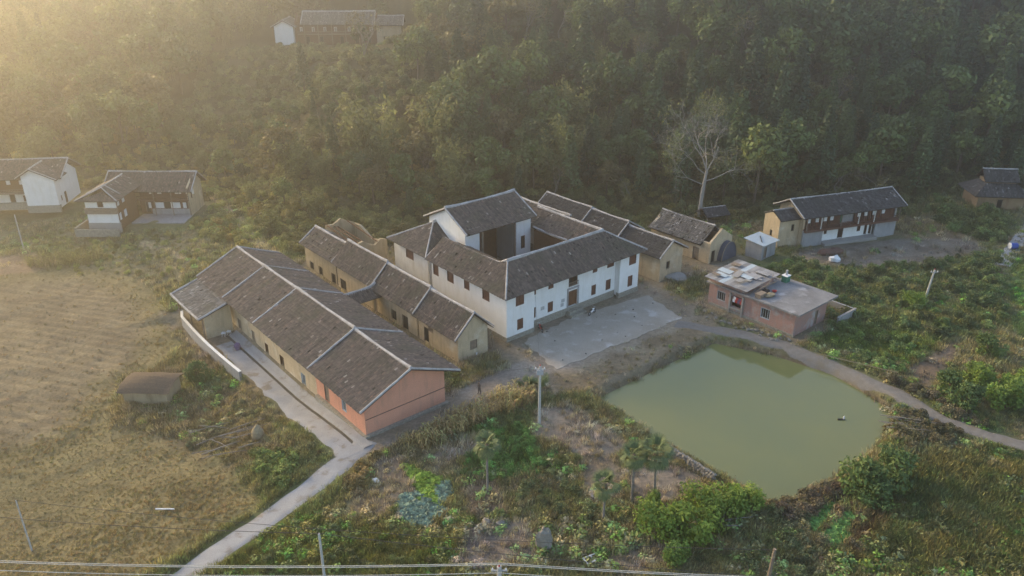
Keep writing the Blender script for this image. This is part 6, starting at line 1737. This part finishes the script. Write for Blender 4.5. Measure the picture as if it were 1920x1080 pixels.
# ------------------------------------------------------------------ person in the lane
def person(px, py, lab, hh=1.66, top=None, legs=None, rz=0.0):
    x, y = G(px, py); t = thing('person', lab, 'person', (x, y, h1(x, y) + 0.01), rz)
    J = {'pel': (0, 0, .93, .13), 'wai': (0, 0, 1.08, .125), 'che': (0, 0, 1.3, .145), 'nck': (0, 0.0, 1.46, .06), 'chi': (0, 0.02, 1.53, .075), 'hed': (0, 0.02, 1.62, .095), 'top': (0, 0.01, 1.7, .06)}
    E_ = [('pel', 'wai'), ('wai', 'che'), ('che', 'nck'), ('nck', 'chi'), ('chi', 'hed'), ('hed', 'top')]
    for s, k in ((-1, 'l'), (1, 'r')):
        J.update({k + 'hip': (s * .09, 0, .88, .105), k + 'kne': (s * .11, 0.05 * s, .48, .07), k + 'ank': (s * .12, -0.02 + 0.1 * s, .09, .048), k + 'toe': (s * .13, 0.14 + 0.1 * s, .04, .04),
                  k + 'sho': (s * .19, 0, 1.38, .07), k + 'elb': (s * .25, 0.02, 1.1, .052), k + 'wri': (s * .23, 0.14, .88, .036), k + 'hnd': (s * .22, 0.19, .79, .034)})
        E_ += [('pel', k + 'hip'), (k + 'hip', k + 'kne'), (k + 'kne', k + 'ank'), (k + 'ank', k + 'toe'), ('che', k + 'sho'), (k + 'sho', k + 'elb'), (k + 'elb', k + 'wri'), (k + 'wri', k + 'hnd')]
    ks = list(J); me = bpy.data.meshes.new('body'); me.from_pydata([J[k][:3] for k in ks], [(ks.index(a), ks.index(b)) for a, b in E_], [])
    o = link('body', me, None, t)
    o.modifiers.new('skin', 'SKIN'); sb = o.modifiers.new('sub', 'SUBSURF'); sb.levels = 1; sb.render_levels = 1
    sv = me.skin_vertices[0].data if me.skin_vertices else None
    if sv is None:
        bm = bmesh.new(); bm.from_mesh(me); bm.verts.layers.skin.verify(); bm.to_mesh(me); bm.free(); sv = me.skin_vertices[0].data
    for i, k in enumerate(ks): sv[i].radius = (J[k][3],) * 2
    sv[0].use_root = True
    s = hh / 1.72; o.scale = (s, s, s)
    m, nt, b = _nodes('person_clothes')
    tc = N(nt, 'ShaderNodeTexCoord'); sp = N(nt, 'ShaderNodeSeparateXYZ'); nt.links.new(tc.outputs['Object'], sp.inputs[0])
    mr = N(nt, 'ShaderNodeMapRange'); mr.inputs['From Max'].default_value = 1.8; nt.links.new(sp.outputs['Z'], mr.inputs['Value'])
    r = N(nt, 'ShaderNodeValToRGB'); r.color_ramp.interpolation = 'CONSTANT'; e = r.color_ramp.elements
    for q in range(3): e.new(0.5)
    for q, (p, c_) in enumerate([(0, (0.03, 0.025, 0.02)), (0.06, legs or (0.03, 0.035, 0.05)), (0.53, top or (0.09, 0.08, 0.08)), (0.825, (0.38, 0.24, 0.17)), (0.92, (0.015, 0.012, 0.01))]):
        e[q].position = p; e[q].color = (*c_, 1)
    nt.links.new(mr.outputs[0], r.inputs[0]); nt.links.new(r.outputs[0], b.inputs['Base Color']); b.inputs['Roughness'].default_value = 0.85
    me.materials.append(m)
    return t
person(899, 739, 'person in a dark jacket and trousers walking on the dirt lane', rz=2.2)
# ------------------------------------------------------------------ motorbikes
def motorbike(loc, rz, lab, m):
    t = thing('motorbike', lab, 'motorbike', loc, rz)
    for q in (-0.62, 0.62):
        w = MB(); n = 16
        for i in range(n):
            a0, a1 = 6.283 * i / n, 6.283 * (i + 1) / n
            w.tube((q + 0.25 * math.cos(a0), 0, 0.29 + 0.25 * math.sin(a0)), (q + 0.25 * math.cos(a1), 0, 0.29 + 0.25 * math.sin(a1)), 0.055, n=5, cap=False)
        ty = link('wheel', w.mesh('wheel'), RUBBER, t)
        h_ = MB().tube((q, -0.05, 0.29), (q, 0.05, 0.29), 0.09, n=8)
        for i in range(6): h_.tube((q, 0, 0.29), (q + 0.22 * math.cos(i * 1.05), 0, 0.29 + 0.22 * math.sin(i * 1.05)), 0.012, n=3)
        link('hub', h_.mesh('hub'), METAL, ty)
    b = MB(); b.blob((-0.05, 0, 0.45), 0.42, 0.13, 0.16, 2, 10, 6, 0.05); b.blob((0.2, 0, 0.68), 0.26, 0.13, 0.12, 3, 10, 6, 0.03)
    link('body', b.mesh('body'), m, t)
    link('seat', MB().blob((-0.3, 0, 0.72), 0.38, 0.13, 0.07, 4, 10, 5, 0.03).mesh('seat'), RUBBER, t)
    hb_ = MB().tube((0.62, 0, 0.29), (0.42, 0, 0.95), 0.03).tube((0.42, -0.34, 1.0), (0.42, 0.34, 1.0), 0.02).tube((0.45, 0, 0.9), (0.55, 0, 0.9), 0.08)
    link('handlebar', hb_.mesh('handlebar'), METAL, t)
motorbike((*L(14.0, -1.3), 0.07), TH + 0.2, 'white and black motorbike parked on the yard right of the doorstep', PLASTIC)
motorbike((*L(5.4, -0.4), 0.07), TH + 1.2, 'dark red motorbike parked at the step of the white facade', REDP)
# ------------------------------------------------------------------ odds and ends
def at(px, py, z=None):
    x, y = G(px, py); return (x, y, h1(x, y) if z is None else z)
def bucket(px, py, lab, m):
    t = thing('bucket', lab, 'bucket', at(px, py)); link('pail', MB().lathe([(0.2, 0), (0.26, 0.5), (0.24, 0.5), (0.19, 0.05)], n=12).mesh('pail'), m, t)
    link('handle', MB().bar((-0.25, 0, 0.5), (0, 0, 0.72), 0.02, 0.02).bar((0, 0, 0.72), (0.25, 0, 0.5), 0.02, 0.02).mesh('handle'), METAL, t)
bucket(881, 668, 'white bucket with the drum below the mud gable window', PLASTIC); bucket(892, 666, 'second white bucket, next to the leaning plank below the mud gable', PLASTIC)
simple('concrete_slab', MB().box(-0.7, 0.7, -0.5, 0.5, 0, 0.12), CONC, 'square pale slab lying in the lane by the person', 'slab', at(891, 708), 0.6)
simple('plank', MB().box(-1.3, 1.3, -0.1, 0.1, 0, 0.06), WOOD2, 'pale plank lying below the mud gable window', 'plank', at(868, 672, 0.25), 0.3)
def stool(px, py, lab):
    t = thing('stool', lab, 'stool', at(px, py)); link('seat', MB().box(-0.25, 0.25, -0.25, 0.25, 0.5, 0.58).mesh('seat'), PLASTIC, t)
    for a in (-0.2, 0.2):
        for b in (-0.2, 0.2): link('leg', MB().tube((a, b, 0), (a * 0.8, b * 0.8, 0.5), 0.035).mesh('leg'), PLASTIC, t)
stool(418, 618, 'white stool by the lean-to wall on the terrace'); stool(428, 615, 'white stool next to the doorway on the terrace')
mb = MB(); mb.blob((0, 0, 0.5), 0.42, 0.36, 0.55, 8, 12, 8, 0.1, 0); simple('cloth_bundle', mb, PURPLE, 'upright bundle wrapped in violet cloth on the terrace', 'bundle', at(444, 642))
# haystack, stones, stump
mb = MB(); mb.lathe([(0.6, 0), (0.68, 0.5), (0.6, 1.0), (0.3, 1.5), (0.05, 1.75)], n=14); simple('haystack', mb, STRAW, 'small pale haystack by the pole heap below the terrace', 'haystack', at(482, 805))
mb = MB(); mb.blob((0, 0, 1.0), 0.75, 0.5, 1.25, 9, 12, 8, 0.16, -0.2); simple('standing_stone', mb, ROCK, 'tall grey standing boulder beside the bare plot near the power pole', 'boulder', at(1020, 1030))
for i, (px, py, r) in enumerate([(975, 742, 0.55), (993, 738, 0.45), (912, 982, 0.4), (938, 985, 0.35)]):
    simple('boulder', MB().blob((0, 0, r * 0.5), r * 1.3, r, r * 0.8, 20 + i, 10, 6, 0.12, -0.1), ROCK, ['pale rounded boulder beside the dry corn', 'smaller pale boulder next to the utility pole clump', 'grey-red round stone at the top edge of the bare plot', 'mossy round stone at the top edge of the bare plot'][i], 'boulder', at(px, py), i)
mb = MB(); mb.blob((0, 0, 0.35), 1.7, 1.4, 0.6, 31, 14, 7, 0.1, -0.1); simple('sand_heap', mb, CONC, 'pale sand heap in front of the yellow annex gable', 'heap', at(1268, 524))
mb = MB(); mb.blob((0, 0, 0.3), 2.2, 0.9, 0.7, 33, 14, 7, 0.14, -0.1); simple('brush_heap', mb, mat('brush', (0.15, 0.09, 0.075), (0.10, 0.065, 0.055), 3, 0.95, bmp=0.9), 'reddish-brown brushwood heap before the timber-fronted house', 'heap', at(1555, 478), 0.2)
mb = MB(); mb.blob((0, 0, 0.4), 0.9, 0.6, 0.55, 34, 10, 6, 0.2, -0.1); simple('white_sack', mb, PLASTIC, 'crumpled white sack below the timber-fronted house', 'sack', at(1563, 492))
simple('white_sack', MB().blob((0, 0, 0.2), 0.35, 0.25, 0.25, 35, 8, 5, 0.2, -0.05), PLASTIC, 'crumpled white bag lying in the plot left of the cabbages', 'sack', at(704, 902))
simple('white_sack', MB().blob((0, 0, 0.2), 0.35, 0.25, 0.3, 36, 8, 5, 0.2, -0.05), PLASTIC, 'small white bag in the scrub by the pond pole heap', 'sack', at(1773, 805))
x, y, z = at(1899, 468); t = thing('covered_cart', 'blue tank with a white end standing beside the side road', 'tank', (x, y, z))
link('tank', MB().tube((-0.6, 0, 0.6), (0.5, 0, 0.6), 0.5, n=14).mesh('tank'), BLUEP, t); link('end_cap', MB().tube((-0.7, 0, 0.6), (-0.6, 0, 0.6), 0.52, n=14).mesh('end_cap'), PLASTIC, t)
# small white wire frame in the grass
t = thing('wire_frame', 'small white square frame with prongs in the grass by the power pole', 'frame', at(1104, 1055), 0.5)
link('rim', MB().box(-0.42, 0.42, -0.4, -0.28, 0.3, 0.38).box(-0.42, 0.42, 0.28, 0.4, 0.3, 0.38).box(-0.42, -0.3, -0.28, 0.28, 0.3, 0.38).box(0.3, 0.42, -0.28, 0.28, 0.3, 0.38).mesh('rim'), PLASTIC, t)
for b in (-0.34, 0.34): link('prong', MB().bar((0.42, b, 0.34), (0.95, b, 0.36), 0.08, 0.05).mesh('prong'), PLASTIC, t)
link('leg', MB().bar((0, -0.34, 0), (0, -0.34, 0.3), 0.06, 0.06).bar((0, 0.34, 0), (0, 0.34, 0.3), 0.06, 0.06).mesh('leg'), PLASTIC, t)
# poles lying about
def stick(px, py, ln, rz, lift, lab, grp, m=None, z0=0.15, r=0.05):
    x, y, z = at(px, py); mb = MB(); mb.tube((-ln / 2, 0, 0), (0, 0.03 * ln, lift * 0.5), r, r * 0.85, 5); mb.tube((0, 0.03 * ln, lift * 0.5), (ln / 2, 0, lift), r * 0.85, r * 0.5, 5)
    o = tag(link('pole', mb.mesh('pole'), m or PALEBARK), lab, 'pole', grp); o.location = (x, y, z + z0); o.rotation_euler = (0, 0, rz)
q = random.Random(8)
for i in range(16):
    stick(420 + q.uniform(-45, 55), 805 + q.uniform(-25, 35), q.uniform(2.2, 4.2), q.choice((0.45, 0.5, -0.7, 0.35, -0.5)) + q.uniform(-.2, .2), q.uniform(0.1, 0.9), 'bleached pole in the heap below the terrace', 'bleached poles heaped below the terrace', z0=0.3 + 0.05 * i)
for i in range(9):
    stick(1345 + q.uniform(-45, 40), 985 + q.uniform(-25, 25), q.uniform(1.6, 3.2), q.choice((0.7, 1.1, -0.5, 0.2)) + q.uniform(-.2, .2), q.uniform(0.1, 0.9), 'grey branch in the tangle beside the bright thicket', 'grey branches beside the thicket', z0=0.3 + 0.05 * i)
for i in range(9):
    stick(1690 + q.uniform(-35, 40), 798 + q.uniform(-14, 18), q.uniform(2.0, 4.0), -0.6 + q.uniform(-.35, .35), q.uniform(0.1, 1.0), 'weathered pole in the heap at the far pond corner', 'weathered poles at the far pond corner', z0=0.4 + 0.04 * i)
for i in range(12):
    stick(905 + q.uniform(-50, 45), 1000 + q.uniform(-12, 18), q.uniform(1.2, 2.8), q.uniform(-0.6, 0.7), q.uniform(0.0, 0.3), 'brown stick in the scatter along the bare plot', 'brown sticks along the bare plot', m=WOOD2, z0=0.1, r=0.035)
for px, py, rz in ((1608, 732, 1.0), (1644, 745, 1.25), (1535, 600, 2.8), (1470, 545, -0.5)):
    stick(px, py, 2.6, rz, 0.8, {1608: 'thin pole leaning out of the pond bank', 1644: 'shorter pole leaning out of the pond bank', 1535: 'long pole beside the brick house yard wall', 1470: 'long pole lying behind the flat brick roof'}[px], None, m=WOOD2, z0=0.2)
simple('bamboo_rail', MB().tube((-4.2, 0, 0.6), (4.2, 0, 0.6), 0.05).tube((-4, 0, 0), (-4, 0, 0.7), 0.05).tube((0, 0, 0), (0, 0, 0.7), 0.05).tube((4, 0, 0), (4, 0, 0.7), 0.05), STRAW, 'low bamboo rail along the gravel road above the pond', 'rail', at(1610, 690), rad(-31))
simple('bamboo_rail', MB().tube((-2.6, 0, 0.5), (2.6, 0, 0.5), 0.05).tube((-2.4, 0, 0), (-2.4, 0, 0.6), 0.05).tube((2.4, 0, 0), (2.4, 0, 0.6), 0.05), STRAW, 'short bamboo rail in the bank scrub below the grove', 'rail', at(1780, 745), rad(-38))
simple('cut_pole', MB().tube((-0.9, 0, 0.1), (0.9, 0, 0.15), 0.07), PLASTIC, 'white pipe lying in the stubble near the wire', 'pipe', at(306, 940), -0.05)
simple('cut_pole', MB().tube((-0.7, 0, 0.1), (0.7, 0, 0.12), 0.04), STRAW, 'bent pale stick lying in the stubble', 'stick', at(264, 948), -1.0)
# retaining wall of field stones at the pond
t = thing('stone_wall', 'dry stone retaining wall along the lower pond bank', 'wall', at(1290, 870))
bx0 = t.location.copy()
A, B_ = Vector(G(1240, 842)), Vector(G(1340, 905))
rk = [MB().blob((0, 0, 0), 0.26, 0.2, 0.17, 50 + i, 7, 4, 0.16).mesh('stone') for i in range(4)]
for m_ in rk: m_.materials.append(ROCK)
k = 0
for row_ in range(4):
    n = 24
    for i in range(n):
        p = A.lerp(B_, (i + 0.5 * (row_ % 2)) / n)
        o = link('stone', rk[k % 4], None, t); o.location = (p.x - bx0.x + q.uniform(-.05, .05), p.y - bx0.y + q.uniform(-.08, .08) + row_ * 0.05, h1(p.x, p.y) - bx0.z + 0.05 + row_ * 0.24); o.rotation_euler = (0, 0, q.uniform(0, 6)); k += 1
# pond edge curb of stones near the yard
t = thing('stone_edging', 'line of pale stones edging the pond below the yard', 'wall', at(1240, 692)); bx0 = t.location.copy()
A, B_ = Vector(G(1135, 745)), Vector(G(1335, 643))
for i in range(46):
    if q.random() < 0.35: continue
    p = A.lerp(B_, (i + q.uniform(-.3, .3)) / 46); o = link('stone', rk[i % 4], None, t); o.location = (p.x - bx0.x, p.y - bx0.y + q.uniform(-.2, .2), h1(p.x, p.y) - bx0.z + 0.08); o.rotation_euler = (0, 0, q.uniform(0, 6))
simple('red_bucket', MB().lathe([(0.25, 0), (0.36, 0.4), (0.33, 0.4), (0.22, 0.05)]), REDP, 'red plastic tub at the top corner of the pond', 'tub', at(1338, 640), 0)
# float on the pond
x, y = G(1577, 786, -0.85); t = thing('pond_float', 'dark floating board with a white bottle on the pond', 'float', (x, y, -0.9))
link('board', MB().box(-0.4, 0.4, -0.12, 0.12, 0, 0.08).mesh('board'), RUBBER, t); link('bottle', MB().lathe([(0.09, 0), (0.1, 0.25), (0.04, 0.34), (0.04, 0.4)], (0.28, 0, 0.08), 8).mesh('bottle'), PLASTIC, t)
# rubble along the brick house and yard
for i in range(26):
    px = 1325 + i * 6.2; py = 588 + i * 2.05
    o = tag(link('stone', rk[i % 4]), 'rough stone in the rubble strip along the brick house front', 'stone', 'rubble along the brick house'); x, y, z = at(px + q.uniform(-6, 6), py + q.uniform(-4, 10)); o.location = (x, y, z + 0.1); s = q.uniform(0.7, 1.5); o.scale = (s, s, s); o.rotation_euler = (0, 0, q.uniform(0, 6))
for i in range(14):
    o = tag(link('stone', rk[i % 4]), 'loose stone lying on the worn yard before the mansion', 'stone', 'loose stones on the mansion yard'); u_, w_ = q.uniform(2, 24), q.uniform(-11, -0.8); x, y = L(u_, w_); s = q.uniform(0.25, 0.55); o.scale = (s, s, s); o.location = (x, y, 0.07 + 0.1 * s)
